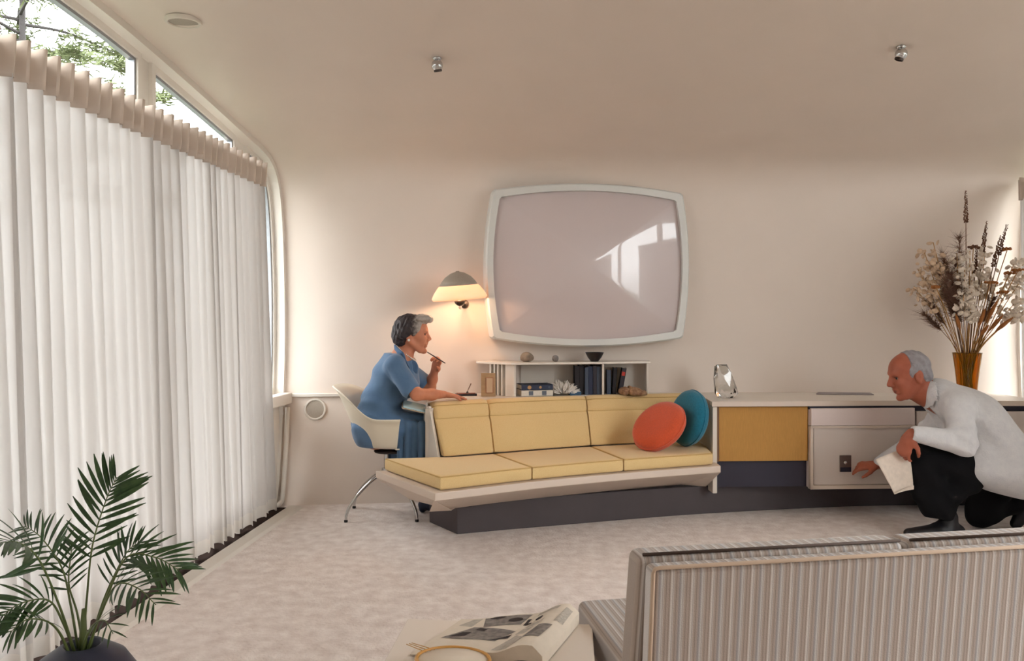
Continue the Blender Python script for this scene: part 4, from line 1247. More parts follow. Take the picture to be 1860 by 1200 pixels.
for k, (x0, x1) in enumerate(((0.045, 0.70), (0.705, 1.36), (1.365, SL))):
    sofa_part('seat_cushion', rbox(x0, x1, LEAN + 0.16, 0.76, 0.30, 0.405), M_str, bevel=0.022, bseg=4, smooth='auto')
sofa_part('base', rbox(0.05, SL, LEAN + 0.02, 0.74, 0.20, 0.298), mat('beige_wool', (206, 186, 164), rough=0.9), bevel=0.008)
for x_, y_ in ((0.12, 0.12), (SL - 0.1, 0.12), (0.12, 0.68), (SL - 0.1, 0.68)):
    sofa_part('leg', MB().tube([(x_, y_, 0.0), (x_, y_, 0.21)], [0.013, 0.018], 10), M_darkmetal, smooth=True)

# ================================================================== end table with newspaper and fan
ZTB = 0.38
table = thing('end_table', 'low square cream table in the foreground beside the striped sofa', 'table', (-0.2, 1.75, 0))
M_tab = mat('cream_laminate', (232, 219, 206), rough=0.4)
TX0, TX1, TY0, TY1 = -0.468, 0.055, 1.30, 2.235
MB().box(((TX0 + TX1) / 2, (TY0 + TY1) / 2, ZTB - 0.014), (TX1 - TX0, TY1 - TY0, 0.028)).build('table_top', M_tab, table, bevel=0.003)
ap = MB(); ap.box(((TX0 + TX1) / 2, (TY0 + TY1) / 2, ZTB - 0.06), (TX1 - TX0 - 0.06, TY1 - TY0 - 0.06, 0.062)); ap.build('apron', M_tab, table)
for x_ in (TX0 + 0.05, TX1 - 0.05):
    for y_ in (TY0 + 0.05, TY1 - 0.05):
        MB().tube([(x_, y_, 0), (x_, y_, ZTB - 0.05)], [0.014, 0.02], 10).build('leg', M_darkmetal, table, smooth=True)

# newspaper: a folded sheaf with its right end rolling over
M_news = mat('newsprint', (222, 208, 190), rough=0.85, var=0.03, vscale=40)
M_ink = mat('printed_photo_grey', (150, 140, 132), rough=0.85, rgb2=(110, 102, 98), vscale=60)
M_ink2 = mat('printed_black', (52, 42, 40), rough=0.8)
M_txt = mat('printed_text_grey', (206, 194, 178), rough=0.85, rgb2=(150, 140, 130), vscale=220, stretch=(0.25, 3, 1))
NPc = atz(905, 1165, ZTB)
np_root = thing('newspaper', 'folded newspaper with printed pictures lying on the cream table', 'newspaper', (NPc.x, NPc.y, ZTB))
NA = atz(838, 1128, ZTB); NB = atz(1052, 1134, ZTB); NC = atz(985, 1215, ZTB); ND = atz(745, 1192, ZTB)
def npos(u, v, lift=0.0):
    """u 0..1 left to right, v 0..1 near to far"""
    p = (ND * (1 - u) + NC * u) * (1 - v) + (NA * (1 - u) + NB * u) * v
    roll = smooth01((u - 0.62) / 0.38)
    z = ZTB + 0.006 + 0.020 * smooth01(u / 0.6) + 0.028 * math.sin(min(1, roll) * math.pi * 0.62) - 0.022 * max(0, (u - 0.93) / 0.07) + 0.004 * math.sin(v * 5 + u * 3) * u
    return Vector((p.x, p.y, z + lift))
nm = MB(); nm.grid(lambda u, v: npos(u, v), 28, 14)
def undr(u, v):
    q = npos(u, v); q.z = ZTB + 0.001 + (0.004 if 0 < u < 1 else 0.002) + 0.5 * max(0.0, q.z - ZTB - 0.03) * (1 if u < 0.99 else 0); return q
nm.grid(lambda u, v: undr(u, v), 28, 14)
for e in (0.0, 1.0):
    nm.grid(lambda u, v, e=e: npos(u, e) * v + undr(u, e) * (1 - v), 28, 4)
    nm.grid(lambda u, v, e=e: npos(e, u) * v + undr(e, u) * (1 - v), 14, 4)
nm.build('folded_sheets', M_news, np_root, smooth='auto', angle=50)
def print_on(name, quad, m, lift=0.0008, n=8):
    def f(a, b):
        q = [np.array(x) for x in quad]; uv = (q[0] * (1 - a) + q[1] * a) * (1 - b) + (q[3] * (1 - a) + q[2] * a) * b
        return npos(uv[0], uv[1], lift)
    o = MB().grid(f, n, n).build(name, m, np_root, smooth=True)
print_on('printed_picture', [(0.05, 0.45), (0.55, 0.27), (0.62, 0.55), (0.22, 0.72)], M_ink)
print_on('printed_picture', [(0.22, 0.97), (0.30, 0.70), (0.60, 0.72), (0.62, 0.97)], M_ink)
print_on('printed_picture', [(0.74, 0.30), (0.90, 0.22), (0.92, 0.52), (0.80, 0.56)], M_ink)
print_on('printed_dark_shape', [(0.47, 0.27), (0.62, 0.36), (0.62, 0.46), (0.55, 0.33)], M_ink2, 0.0014)
print_on('printed_dark_shape', [(0.10, 0.48), (0.24, 0.46), (0.26, 0.56), (0.18, 0.58)], M_ink2, 0.0014)
def disc(name, u0, v0, ru, rv, m, hole=0.0):
    vs = []; k = 20
    for i in range(k): vs.append(npos(u0 + ru * math.cos(6.2832 * i / k), v0 + rv * math.sin(6.2832 * i / k), 0.0016))
    MB().add(vs, [tuple(range(k))]).build(name, m, np_root)
disc('printed_dark_oval', 0.34, 0.94, 0.07, 0.035, M_ink2); disc('printed_dark_oval', 0.52, 0.84, 0.06, 0.05, M_ink2)
disc('printed_dark_oval', 0.73, 0.79, 0.028, 0.045, M_ink2)
print_on('printed_letter', [(0.625, 0.84), (0.655, 0.84), (0.655, 0.70), (0.63, 0.70)], M_ink2, 0.0015, 4)
print_on('printed_letter', [(0.63, 0.73), (0.69, 0.73), (0.69, 0.69), (0.63, 0.69)], M_ink2, 0.0015, 4)
print_on('printed_text', [(0.66, 0.62), (0.78, 0.60), (0.80, 0.72), (0.70, 0.70)], M_txt); print_on('printed_text', [(0.68, 0.90), (0.85, 0.90), (0.86, 0.97), (0.68, 0.97)], M_txt)
print_on('printed_text', [(0.06, 0.80), (0.19, 0.74), (0.20, 0.96), (0.12, 0.97)], M_txt); print_on('printed_text', [(0.64, 0.46), (0.72, 0.44), (0.76, 0.58), (0.66, 0.60)], M_txt)
print_on('printed_dark_shape', [(0.26, 0.62), (0.36, 0.56), (0.37, 0.61), (0.29, 0.67)], M_ink2, 0.0014)
print_on('printed_text', [(0.60, 0.05), (0.72, 0.05), (0.76, 0.30), (0.66, 0.45)], M_txt); print_on('printed_text', [(0.90, 0.60), (0.97, 0.62), (0.97, 0.92), (0.92, 0.90)], M_txt)

# round paper fan with a bamboo rim, leaning on the paper
fc = atz(823, 1196, ZTB + 0.035)
fan = thing('round_fan', 'round paper fan with golden bamboo rim and thin handle on the newspaper', 'fan', fc)
M_bam = mat('golden_bamboo', (206, 150, 74), rough=0.45)
Rfan = frame_to((0.03, 0.10, 1))
rf_ = 0.088
ringp = [fc + Rfan @ Vector((rf_ * math.cos(a), rf_ * math.sin(a), 0)) for a in [2 * math.pi * k / 48 for k in range(49)]]
MB().tube(ringp, 0.0045, 8, cap=False).build('rim', M_bam, fan, smooth=True)
MB().lathe([(0.0001, 0.001), (rf_, 0.0), (rf_, -0.0012), (0.0001, -0.0005)], fc, 40, Rfan).build('paper_disc', mat('rice_paper', (226, 212, 194), rough=0.8), fan, smooth=True)
for dx in (-0.012, 0.0, 0.012):
    a = Vector((-0.80, 0.60, 0)); s_ = Vector((0.6, 0.8, 0)) * dx * 1.2
    MB().tube([fc + Rfan @ (a * rf_ * 0.9 + s_), fc + Rfan @ (a * (rf_ + 0.07) + s_ * 0.6)], 0.0011, 6).build('handle_stick', M_bam, fan, smooth=True)

# ================================================================== potted palm at the lower left
PX = at(150, 1168, 2.20)
POTZ = PX.z
pot = thing('potted_palm', 'small green palm in a dark navy pot in the lower left foreground', 'potted plant', (PX.x, PX.y, 0))
M_pot = mat('navy_glazed_pot', (44, 46, 62), rough=0.4)
MB().lathe([(0.0001, 0.0), (0.10, 0.0), (0.125, 0.02), (0.165, POTZ * 0.40), (0.16, POTZ * 0.62), (0.115, POTZ * 0.86), (0.068, POTZ * 0.97), (0.055, POTZ), (0.047, POTZ - 0.004), (0.052, POTZ - 0.03), (0.0001, POTZ - 0.035)], (PX.x, PX.y, 0.0), 40).build('pot', M_pot, pot, smooth=True)
M_soil = mat('soil', (52, 40, 32), rough=1.0)
M_leaf = mat('palm_green', (38, 60, 34), rough=0.45, rgb2=(58, 82, 42), vscale=8)
M_rach = mat('palm_stalk_green', (92, 104, 58), rough=0.5)
# leaflet: a folded lens, one unit long
def leaflet_mesh(n=7):
    vs = []; fs = []
    for i in range(n):
        t = i / (n - 1); w = 0.052 * math.sin(math.pi * min(1, t * 0.92 + 0.05)) ** 0.8; d = -0.18 * t * t
        vs += [(t, -w, d + w * 0.35), (t, 0, d), (t, w, d + w * 0.35)]
        if i: k = 3 * i; fs += [(k - 3, k - 2, k + 1, k), (k - 2, k - 1, k + 2, k + 1)]
    me_ = bpy.data.meshes.new('leaflet'); me_.from_pydata(vs, [], fs); me_.update()
    me_.polygons.foreach_set('use_smooth', [True] * len(me_.polygons)); me_.materials.append(M_leaf)
    return me_
LEAFLET = leaflet_mesh()
rp = random.Random(77)
def frond(tip, mid, base_off, n, L, yt, N=(0.15, -0.55, 0.82)):
    """arching frond: base at the pot mouth, through mid, to tip (pixels at depth yt)"""
    b = Vector((PX.x + base_off[0], PX.y + base_off[1], POTZ - 0.02))
    m_ = at(mid[0], mid[1], yt[0]); t_ = at(tip[0], tip[1], yt[1])
    P = [Vector(p) for p in crom([b, b * 0.55 + m_ * 0.45 + Vector((0, 0, 0.02)), m_, m_ * 0.45 + t_ * 0.55 + Vector((0, 0, 0.02)), t_], 8)]
    k = len(P)
    fo = MB().tube(P, [0.0042 - 0.0032 * i / (k - 1) for i in range(k)], 6).build('frond', M_rach, pot, smooth=True)
    for i in range(n):
        t = 0.42 + 0.58 * (i + 0.5) / n; x = t * (k - 1); j = min(int(x), k - 2); q = P[j] * (1 - (x - j)) + P[j + 1] * (x - j)
        d = (P[min(j + 2, k - 1)] - P[max(j - 1, 0)]).normalized()
        side0 = d.cross(Vector(N).normalized())
        side0.normalize(); up = side0.cross(d).normalized()
        vt = (t - 0.42) / 0.58
        ln = L * (0.62 + 0.55 * math.sin(math.pi * (0.15 + 0.8 * vt))) * rp.uniform(0.85, 1.1)
        for s_ in (-1, 1):
            ang = math.radians(62 - 30 * vt + rp.uniform(-6, 6))
            dr = (d * math.cos(ang) + side0 * s_ * math.sin(ang) + up * rp.uniform(0.0, 0.18)).normalized()
            zax = (up - dr * up.dot(dr)).normalized(); yax = zax.cross(dr)
            R4 = Matrix((dr, yax, zax)).transposed().to_4x4()
            lf = bpy.data.objects.new('leaflet', LEAFLET); COL.objects.link(lf)
            lf.parent = fo; lf.matrix_parent_inverse = Matrix.Identity(4)
            lf.matrix_basis = Matrix.Translation(q) @ R4 @ Matrix.Diagonal((ln, ln * rp.uniform(0.9, 1.15), ln, 1))
for a in [((212, 866), (168, 990), (0.0, 0.0), 15, 0.105, (2.20, 2.22), (0.25, -0.95, 0.15)),
          ((45, 955), (112, 1030), (-0.02, 0.01), 13, 0.085, (2.22, 2.30), (0.25, -0.85, 0.45)),
          ((2, 985), (70, 1015), (-0.01, -0.02), 10, 0.12, (2.08, 1.95)),
          ((325, 1035), (230, 1012), (0.015, 0.0), 13, 0.10, (2.20, 2.22)),
          ((283, 1098), (212, 1062), (0.02, -0.01), 10, 0.085, (2.10, 2.02)),
          ((-5, 1125), (88, 1090), (-0.015, -0.015), 12, 0.09, (2.10, 2.0)),
          ((18, 1148), (85, 1128), (-0.02, -0.03), 10, 0.08, (2.05, 1.95)),
          ((205, 1150), (175, 1130), (0.01, -0.02), 5, 0.06, (2.12, 2.05)),
          ((132, 985), (125, 1060), (-0.01, 0.02), 10, 0.07, (2.25, 2.32), (0.2, -0.8, 0.5)),
          ((252, 985), (205, 1050), (0.01, 0.02), 10, 0.075, (2.25, 2.3), (0.2, -0.7, 0.65))]:
    frond(*a)
MB().tube([(PX.x, PX.y, POTZ - 0.05), (PX.x + 0.002, PX.y, POTZ + 0.04), (PX.x + 0.004, PX.y, POTZ + 0.10)], [0.014, 0.010, 0.006], 8).build('trunk', M_rach, pot, smooth=True)

# ================================================================== outside: conifer and shrubs
M_bark = mat('conifer_bark', (66, 62, 62), rough=0.9)
M_needle = mat('conifer_needles', (84, 94, 60), rough=0.8, rgb2=(112, 120, 82), vscale=3)
M_shrub = mat('shrub_leaves', (66, 86, 60), rough=0.7, rgb2=(90, 110, 76), vscale=3)
def conifer(label, px, t, h, seed, n=64, zlo=4.5):
    d = ray(px, 300); base = Vector((d.x * t, d.y * t, -1.2)); rr = random.Random(seed)
    root = thing('conifer_tree', label, 'tree', base)
    MB().tube([base, base + Vector((0.05, 0, h * 0.5)), base + Vector((0, 0.05, h))], [0.12, 0.06, 0.015], 10).build('trunk', M_bark, root, smooth=True)
    for k in range(n):
        z = zlo + (h - zlo) * (k + rr.random()) / n; a = k * 2.4 + rr.uniform(-0.4, 0.4)
        L = (0.5 + 3.4 * (1 - z / (h * 1.05))) * rr.uniform(0.75, 1.15)
        dv = Vector((math.cos(a), math.sin(a), 0)); st = base + Vector((0, 0, z))
        pts = [st, st + dv * L * 0.4 + Vector((0, 0, 0.05)), st + dv * L * 0.8 + Vector((0, 0, -0.08)), st + dv * L + Vector((0, 0, -0.10))]
        P = [Vector(p) for p in crom(pts, 5)]
        br_ = MB().tube(P, [0.028 * (1 - i / 17) + 0.004 for i in range(16)], 5).build('branch', M_bark, root, smooth=True)
        mb = MB()
        for q in range(420):
            s_ = rr.uniform(0.30, 1.0); i = min(int(s_ * 15), 14); p = P[i] * (1 - (s_ * 15 - i)) + P[i + 1] * (s_ * 15 - i)
            side = Vector((-dv.y, dv.x, 0)) * rr.gauss(0, 0.16 * L) * (1.2 - s_)
            p = p + side + Vector((0, 0, rr.gauss(-0.02, 0.05)))
            v = (dv * rr.uniform(0.2, 1.0) + Vector((rr.gauss(0, 0.5), rr.gauss(0, 0.5), rr.gauss(0.1, 0.3)))).normalized() * rr.uniform(0.08, 0.2)
            w = v.cross(Vector((rr.uniform(-1, 1), rr.uniform(-1, 1), rr.uniform(-1, 1)))).normalized() * 0.016
            mb.add([p - w, p + w, p + v + w * 0.4, p + v - w * 0.4], [(0, 1, 2, 3)])
        tag(mb.build('needles', M_needle, br_), kind='stuff')
conifer('tall airy conifer tree outside seen through the upper left window', 36, 14.0, 12.5, 3)
def shrub(label, px, t, r, zc, seed):
    d = ray(px, 300); c = Vector((d.x * t, d.y * t, 0)); rr = random.Random(seed)
    root = thing('garden_shrub', label, 'shrub', (c.x, c.y, -1.2))
    for k in range(5):
        a = k * 1.256; MB().tube([(c.x, c.y, -1.2), (c.x + 0.2 * math.cos(a), c.y + 0.2 * math.sin(a), zc * 0.3), (c.x + 0.6 * r * math.cos(a), c.y + 0.6 * r * math.sin(a), zc)], [0.04, 0.03, 0.01], 6).build('stem', M_bark, root, smooth=True)
    mb = MB()
    for k in range(3200):
        v = Vector((rr.gauss(0, 1), rr.gauss(0, 1), rr.gauss(0, 1))).normalized() * rr.uniform(0.55, 1.0)
        p = Vector((c.x + v.x * r, c.y + v.y * r, zc * 0.5 + v.z * (zc * 0.5 + 1.0)))
        u = Vector((rr.uniform(-1, 1), rr.uniform(-1, 1), rr.uniform(-1, 1))).normalized(); w = u.cross(Vector((0, 0, 1))).normalized()
        mb.add([p - u * 0.06, p + w * 0.028, p + u * 0.06, p - w * 0.028], [(0, 1, 2, 3)])
    tag(mb.build('foliage', M_shrub, root), kind='stuff')
shrub('green garden shrub outside seen in the narrow gap beside the curtain', 489, 9.0, 0.9, 2.0, 5)
# ================================================================== people
def skin(name, rgb, rgb2):
    return mat(name, rgb, rough=0.5, rgb2=rgb2, vscale=25, sss=0.08, spec=0.35)
def nz(v): return np.array(v, float) / np.linalg.norm(v)
def A3(v): return np.array([v[0], v[1], v[2]], float)

class Head:
    def __init__(s, O, F, U, sc):
        s.O = A3(O); s.F = nz(F); L = np.cross(U, s.F); s.L = nz(L); s.U = np.cross(s.F, s.L); s.sc = sc
        s.R = np.stack([s.F, s.L, s.U], 1)
    def p(s, x, y, z): return s.O + s.sc * (s.F * x + s.L * y + s.U * z)
    def Rt(s, deg):
        """head axes pitched about the ear axis"""
        a = math.radians(deg); c, q = math.cos(a), math.sin(a)
        return np.stack([s.F * c + s.U * q, s.L, s.U * c - s.F * q], 1)
    def carve(s, S, male):
        q = s.sc; E = lambda c, r, k=0.012, op='add', R=None: S.ell(s.p(*c), np.array(r) * q, s.R if R is None else R, k=k * q, op=op)
        C = lambda a, b, ra, rb, k=0.012, flat=None: S.cone(s.p(*a), s.p(*b), ra * q, rb * q, k=k * q, flat=flat)
        E((-0.012, 0, 0.042), (0.098, 0.076, 0.086), 0.0)
        E((0.030, 0, 0.035), (0.062, 0.062, 0.070), 0.02)            # forehead
        E((0.040, 0, -0.025), (0.050, 0.056, 0.072), 0.025)          # face
        for y in (-1, 1):
            C((-0.012, y * 0.056, -0.03), (0.050, y * 0.026, -0.090), 0.020, 0.018, 0.02)   # jaw
            E((0.064, y * 0.034, -0.018), (0.022, 0.020, 0.020), 0.018)                     # cheek
        E((0.070, 0, -0.096), (0.020, 0.020, 0.017), 0.018)          # chin
        C((0.078, -0.028, 0.030), (0.078, 0.028, 0.030), 0.013, 0.013, 0.016)               # brow
        for y in (-1, 1): E((0.098, y * 0.031, 0.010), (0.018, 0.018, 0.013), 0.012, 'sub') # sockets
        w = 1.2 if male else 1.0
        C((0.088, 0, 0.022), (0.108 * (1.015 if male else 1), 0, -0.018), 0.0075 * w, 0.0105 * w, 0.010)
        for y in (-1, 1): E((0.098, y * 0.0105, -0.0245), (0.011, 0.008, 0.008), 0.006)
        C((0.090, 0, -0.030), (0.086, 0, -0.044), 0.010, 0.010, 0.012)
        C((0.084, -0.018, -0.051), (0.084, 0.018, -0.051), 0.0085, 0.0085, 0.006)
        C((0.081, -0.015, -0.064), (0.081, 0.015, -0.064), 0.0085, 0.0085, 0.006)
        S.ell(s.p(0.096, 0, -0.0575), np.array((0.012, 0.026, 0.0022)) * q, s.R, k=0.002 * q, op='sub')
        for y in (-1, 1):
            E((-0.014, y * 0.076, 0.000), (0.021, 0.009, 0.033), 0.006, R=s.Rt(12))
            E((-0.008, y * 0.086, 0.004), (0.010, 0.006, 0.018), 0.004, 'sub', R=s.Rt(12))
            E((-0.012, y * 0.077, -0.024), (0.010, 0.007, 0.011), 0.006)
    def extras(s, parent, male, iris=(70, 90, 110), lip=(176, 84, 74), brow=(90, 70, 60)):
        q = s.sc
        sph = lambda c, r: MB().lathe([(max(0.0001, r * math.sin(math.pi * k / 10)), -r * math.cos(math.pi * k / 10)) for k in range(11)], Vector(s.p(*c)), 16, Matrix(s.R.tolist()) @ Matrix.Rotation(math.pi / 2, 3, 'Y'))
        for y in (-1, 1):
            e = sph((0.0705, y * 0.031, 0.010), 0.0125 * q).build('eye', mat('eye_white', (196, 178, 166), rough=0.3) if 'eye_white' not in bpy.data.materials else bpy.data.materials['eye_white'], parent, smooth=True)
            S = SDF(s.p(0.0855, y * 0.031, 0.010) - 0.012 * q, s.p(0.0855, y * 0.031, 0.010) + 0.012 * q, 0.0012)
            S.ell(s.p(0.0805, y * 0.0325, 0.010), np.array((0.0042, 0.0078, 0.0064)) * q, s.R, k=0)
            S.build('iris', mat('iris_dark', (52, 44, 44), rough=0.2) if 'iris_dark' not in bpy.data.materials else bpy.data.materials['iris_dark'], e, relax=0)
            B = SDF(s.p(0.082, y * 0.034, 0.032) - 0.045 * q, s.p(0.082, y * 0.034, 0.032) + 0.045 * q, 0.0018)
            th = 0.0045 if male else 0.003
            B.cone(s.p(0.0885, y * 0.014, 0.026), s.p(0.0825, y * 0.040, 0.031), th * q, th * 0.6 * q, k=0)
            B.build('eyebrow', mat('brow_%s' % ('m' if male else 'w'), brow, rough=0.9), parent, relax=0)
            Ld = SDF(s.p(0.08, y * 0.031, 0.014) - 0.03 * q, s.p(0.08, y * 0.031, 0.014) + 0.03 * q, 0.0016)
            Ld.cone(s.p(0.0845, y * 0.020, 0.0175), s.p(0.0795, y * 0.0425, 0.0165), 0.0028 * q, 0.0022 * q, k=0)
            Ld.build('eyelid', mat('lid_%s' % ('m' if male else 'w'), (98, 56, 44) if male else (120, 74, 60), rough=0.6), parent, relax=0)
        Lp = SDF(s.p(0.085, 0, -0.058) - 0.035 * q, s.p(0.085, 0, -0.058) + 0.035 * q, 0.0018)
        Lp.ell(s.p(0.0865, 0, -0.0515), np.array((0.0078, 0.017, 0.0052)) * q, s.R, k=0); Lp.ell(s.p(0.0835, 0, -0.0632), np.array((0.0078, 0.015, 0.0055)) * q, s.R, k=0)
        Lp.build('lips', mat('lip_%s' % ('m' if male else 'w'), lip, rough=0.5), parent, relax=1)

def hand(S, wrist, d, n, sc, curls, thumb, tcurl=0.3, fan=0.10, k=0.006):
    """palm, four fingers of unequal length bent at three joints, thumb from the side of the palm.
    d: wrist to knuckles, n: where the palm faces, thumb: +1/-1 side along d x n"""
    w = A3(wrist); d = nz(d); n = np.array(n, float); n = nz(n - d * (n @ d)); l = np.cross(d, n) * thumb
    S.cone(w - d * 0.01 * sc, w + d * 0.03 * sc, 0.024 * sc, 0.030 * sc, k=0.012, flat=(n, 0.62))
    S.cone(w + d * 0.03 * sc, w + d * 0.075 * sc, 0.033 * sc, 0.040 * sc, k=0.012, flat=(n, 0.36))
    for i, (off, L) in enumerate(((0.029, 0.070), (0.0098, 0.079), (-0.0098, 0.073), (-0.028, 0.056))):
        b = w + d * (0.086 - 0.004 * abs(i - 1.2)) * sc + l * off * sc
        a0 = fan * (1.3 - i) ; dirv = nz(d + l * a0 * 0.6)
        ang = 0.0; p = b
        for j, fr in enumerate((0.46, 0.30, 0.24)):
            ang += curls[i] * (0.8, 1.0, 0.7)[j]
            v = dirv * math.cos(ang) + n * math.sin(ang)
            q = p + v * L * fr * sc
            r0 = (0.0092, 0.0082, 0.0074)[j] * sc * (0.9 if i == 3 else 1)
            S.cone(p, q, r0, r0 * 0.9, k=k if j == 0 else 0.003); p = q
    b = w + d * 0.022 * sc + l * 0.026 * sc
    v1 = nz(d * 0.75 + l * 0.75 + n * tcurl); p1 = b + v1 * 0.040 * sc
    v2 = nz(d * 0.95 + l * 0.25 + n * (tcurl + 0.25)); p2 = p1 + v2 * 0.030 * sc; v3 = nz(d * 0.95 - l * 0.05 + n * (tcurl + 0.4)); p3 = p2 + v3 * 0.024 * sc
    S.cone(b, p1, 0.014 * sc, 0.0115 * sc, k=0.012); S.cone(p1, p2, 0.0108 * sc, 0.0098 * sc, k=0.004); S.cone(p2, p3, 0.0096 * sc, 0.0078 * sc, k=0.003)

# ------------------------------------------------------------------ the woman at the desk
WY = 4.98
wom = thing('person', 'seated person in a blue short sleeved dress and pearls holding a pen to the chin', 'person', (CC.x, CC.y, 0))
M_skw = skin('tan_skin', (198, 128, 98), (206, 138, 108))
M_dress = mat('blue_cotton', (82, 112, 146), rough=0.85, rgb2=(90, 121, 154), vscale=14, bump=0.15, bscale=60, sheen=0.2)
wh = at(750, 610, WY)
HW = Head(wh, (1, 0.05, 0.0), (0, 0, 1), 1.0)
Hp = at(684, 776, 4.955); Wa = at(694, 738, 4.965); Ch = at(712, 690, WY); Nb = at(731, 646, WY)
Sn = at(718, 664, 4.825); Sf = at(726, 660, 5.135)
En = at(757, 716, 4.765); Wn = at(806, 716, 4.935)
Ef = at(781, 704, 5.20); Wf = at(790, 672, 5.115)
B = SDF((-1.42, 4.66, 0.04), (-0.50, 5.34, 1.29), 0.0036)
HW.carve(B, False)
B.cone(HW.p(-0.022, 0, -0.03), HW.p(-0.055, 0, -0.125), 0.052, 0.050, k=0.025)
B.cone(HW.p(-0.055, 0, -0.125), A3(Nb) + (-0.01, 0, -0.02), 0.050, 0.058, k=0.03)
B.cone(A3(Nb) + (-0.005, 0, -0.035), A3(Ch), 0.085, 0.125, k=0.04, flat=((0.95, 0, 0.3), 0.62))
B.cone(A3(Ch), A3(Wa), 0.125, 0.115, k=0.04, flat=((1, 0, 0), 0.7)); B.cone(A3(Wa), A3(Hp), 0.115, 0.14, k=0.04, flat=((1, 0, 0), 0.75))
B.cone(A3(Sn) + (0, 0.03, -0.005), A3(Sf) + (0, -0.03, -0.005), 0.045, 0.045, k=0.05)
B.cone(Sn, En, 0.042, 0.036, k=0.02); B.cone(En, A3(En) * 0.45 + A3(Wn) * 0.55, 0.038, 0.034, k=0.02); B.cone(A3(En) * 0.45 + A3(Wn) * 0.55, Wn, 0.034, 0.023, k=0.02)
B.cone(Sf, Ef, 0.042, 0.036, k=0.02); B.cone(Ef, A3(Ef) * 0.5 + A3(Wf) * 0.5, 0.037, 0.032, k=0.02); B.cone(A3(Ef) * 0.5 + A3(Wf) * 0.5, Wf, 0.032, 0.023, k=0.02)
# resting hand, flat on the desk, and the hand with the pen
dn = nz(A3(at(846, 722, 5.02)) - A3(Wn)); hand(B, Wn, dn, (0.05, 0, -1), 0.95, (0.10, 0.08, 0.10, 0.14), -1, 0.05, 0.12)
pen_a = A3(at(775, 638.5, 5.005)); pen_b = A3(at(809, 659.5, 5.05))
df = nz(A3(at(796, 648, 5.075)) - A3(Wf)); hand(B, Wf, df, (-0.35, -0.9, 0.1), 0.88, (0.75, 0.85, 0.95, 1.0), 1, 0.85, 0.06)
# legs under the desk
Kn = np.array((-0.79, 5.035, 0.56)); Kf = np.array((-0.77, 5.165, 0.56))
An = A3(at(776, 898, 5.03)); Af = A3(at(790, 895, 5.12))
for K, An_, y in ((Kn, An, -0.07), (Kf, Af, 0.07)):
    B.cone(A3(Hp) + (0.03, y, 0), K, 0.065, 0.055, k=0.03); B.cone(K, K * 0.6 + An_ * 0.4, 0.052, 0.048, k=0.02); B.cone(K * 0.6 + An_ * 0.4, An_, 0.048, 0.028, k=0.02)
B.build('body', M_skw, wom, relax=1)
HW.extras(wom, False, lip=(190, 78, 66), brow=(96, 72, 62))
# dress: bodice with short sleeves
D = SDF((-1.52, 4.64, 0.14), (-0.62, 5.36, 1.02), 0.0048)
ax = (0.93, 0, 0.36)
D.cone(A3(Ch) + (0.004, 0, 0.0), A3(Wa) + (-0.012, 0, 0), 0.158, 0.142, k=0, flat=((1, 0, 0.1), 0.76))
D.cone(A3(Wa) + (-0.012, 0, 0), A3(Hp) + (-0.01, 0, 0.01), 0.150, 0.182, k=0.05, flat=((1, 0, 0), 0.80))
D.cone(A3(Ch) + (0.0, 0, 0.02), A3(Nb) + (-0.025, 0, -0.035), 0.150, 0.095, k=0.04, flat=(ax, 0.66))
D.cone(A3(Sn) + (-0.004, 0.02, 0.002), A3(Sf) + (-0.004, -0.02, 0.002), 0.056, 0.056, k=0.06)
D.cone(A3(Nb) + (-0.03, -0.05, -0.012), A3(Nb) + (-0.03, 0.05, -0.012), 0.045, 0.045, k=0.04)
D.cone(A3(at(720, 639, WY)), A3(at(713, 660, WY)), 0.054, 0.062, k=0.04)
D.cone(A3(at(744, 668, WY)), A3(at(738, 690, WY)), 0.055, 0.09, k=0.04)
for y in (-0.07, 0.07): D.ell(A3(at(741, 700, WY + y)), (0.052, 0.056, 0.056), k=0.05)
Cn = A3(at(745, 706, 4.785)); Cf = A3(at(766, 692, 5.18))
D.cone(Sn, Cn, 0.060, 0.059, k=0.03); D.cone(Sf, Cf, 0.060, 0.058, k=0.03)
D.ell(Cn + nz(A3(En) - A3(Sn)) * 0.062, (0.052, 0.052, 0.052), k=0.004, op='sub'); D.ell(Cf + nz(A3(Ef) - A3(Sf)) * 0.06, (0.052, 0.052, 0.052), k=0.004, op='sub')
D.ell(A3(Nb) + (0.036, 0, 0.036), (0.050, 0.044, 0.05), k=0.008, op='sub')             # neck opening
D.ell(A3(at(754, 666, WY - 0.02)), (0.030, 0.022, 0.045), k=0.008, op='sub')
D.ell((CC.x - 0.02, CC.y, 0.30), (0.36, 0.5, 0.15), k=0.01, op='sub')
# skirt: over the thighs, hanging in folds towards the floor, a bulge through the back of the chair
for y in (-0.075, 0.075): D.cone(A3(Hp) + (0.0, y, 0.0), np.array((-0.80, 5.10 + y * 0.9, 0.568)), 0.105, 0.080, k=0.05)
D.ell(A3(at(657, 777, 4.86)), (0.056, 0.07, 0.058), k=0.02)
rw_ = random.Random(6)
for i, (px, y) in enumerate(((728, 4.865), (741, 4.853), (754, 4.862), (767, 4.85), (778, 4.885), (790, 5.1), (760, 5.14), (735, 5.13))):
    a = A3(at(px, 768, y + 0.02)); b = A3(at(px - 2 + rw_.uniform(-2, 2), 862, y))
    D.cone(a, b, 0.024, 0.021, k=0.008)
for px in (735, 755, 775): D.cone(A3(at(px, 770, 5.0)), A3(at(px, 855, 5.0)), 0.085, 0.095, k=0.012)
D.half(A3(at(750, 868, 4.95)), (0, 0, -1))
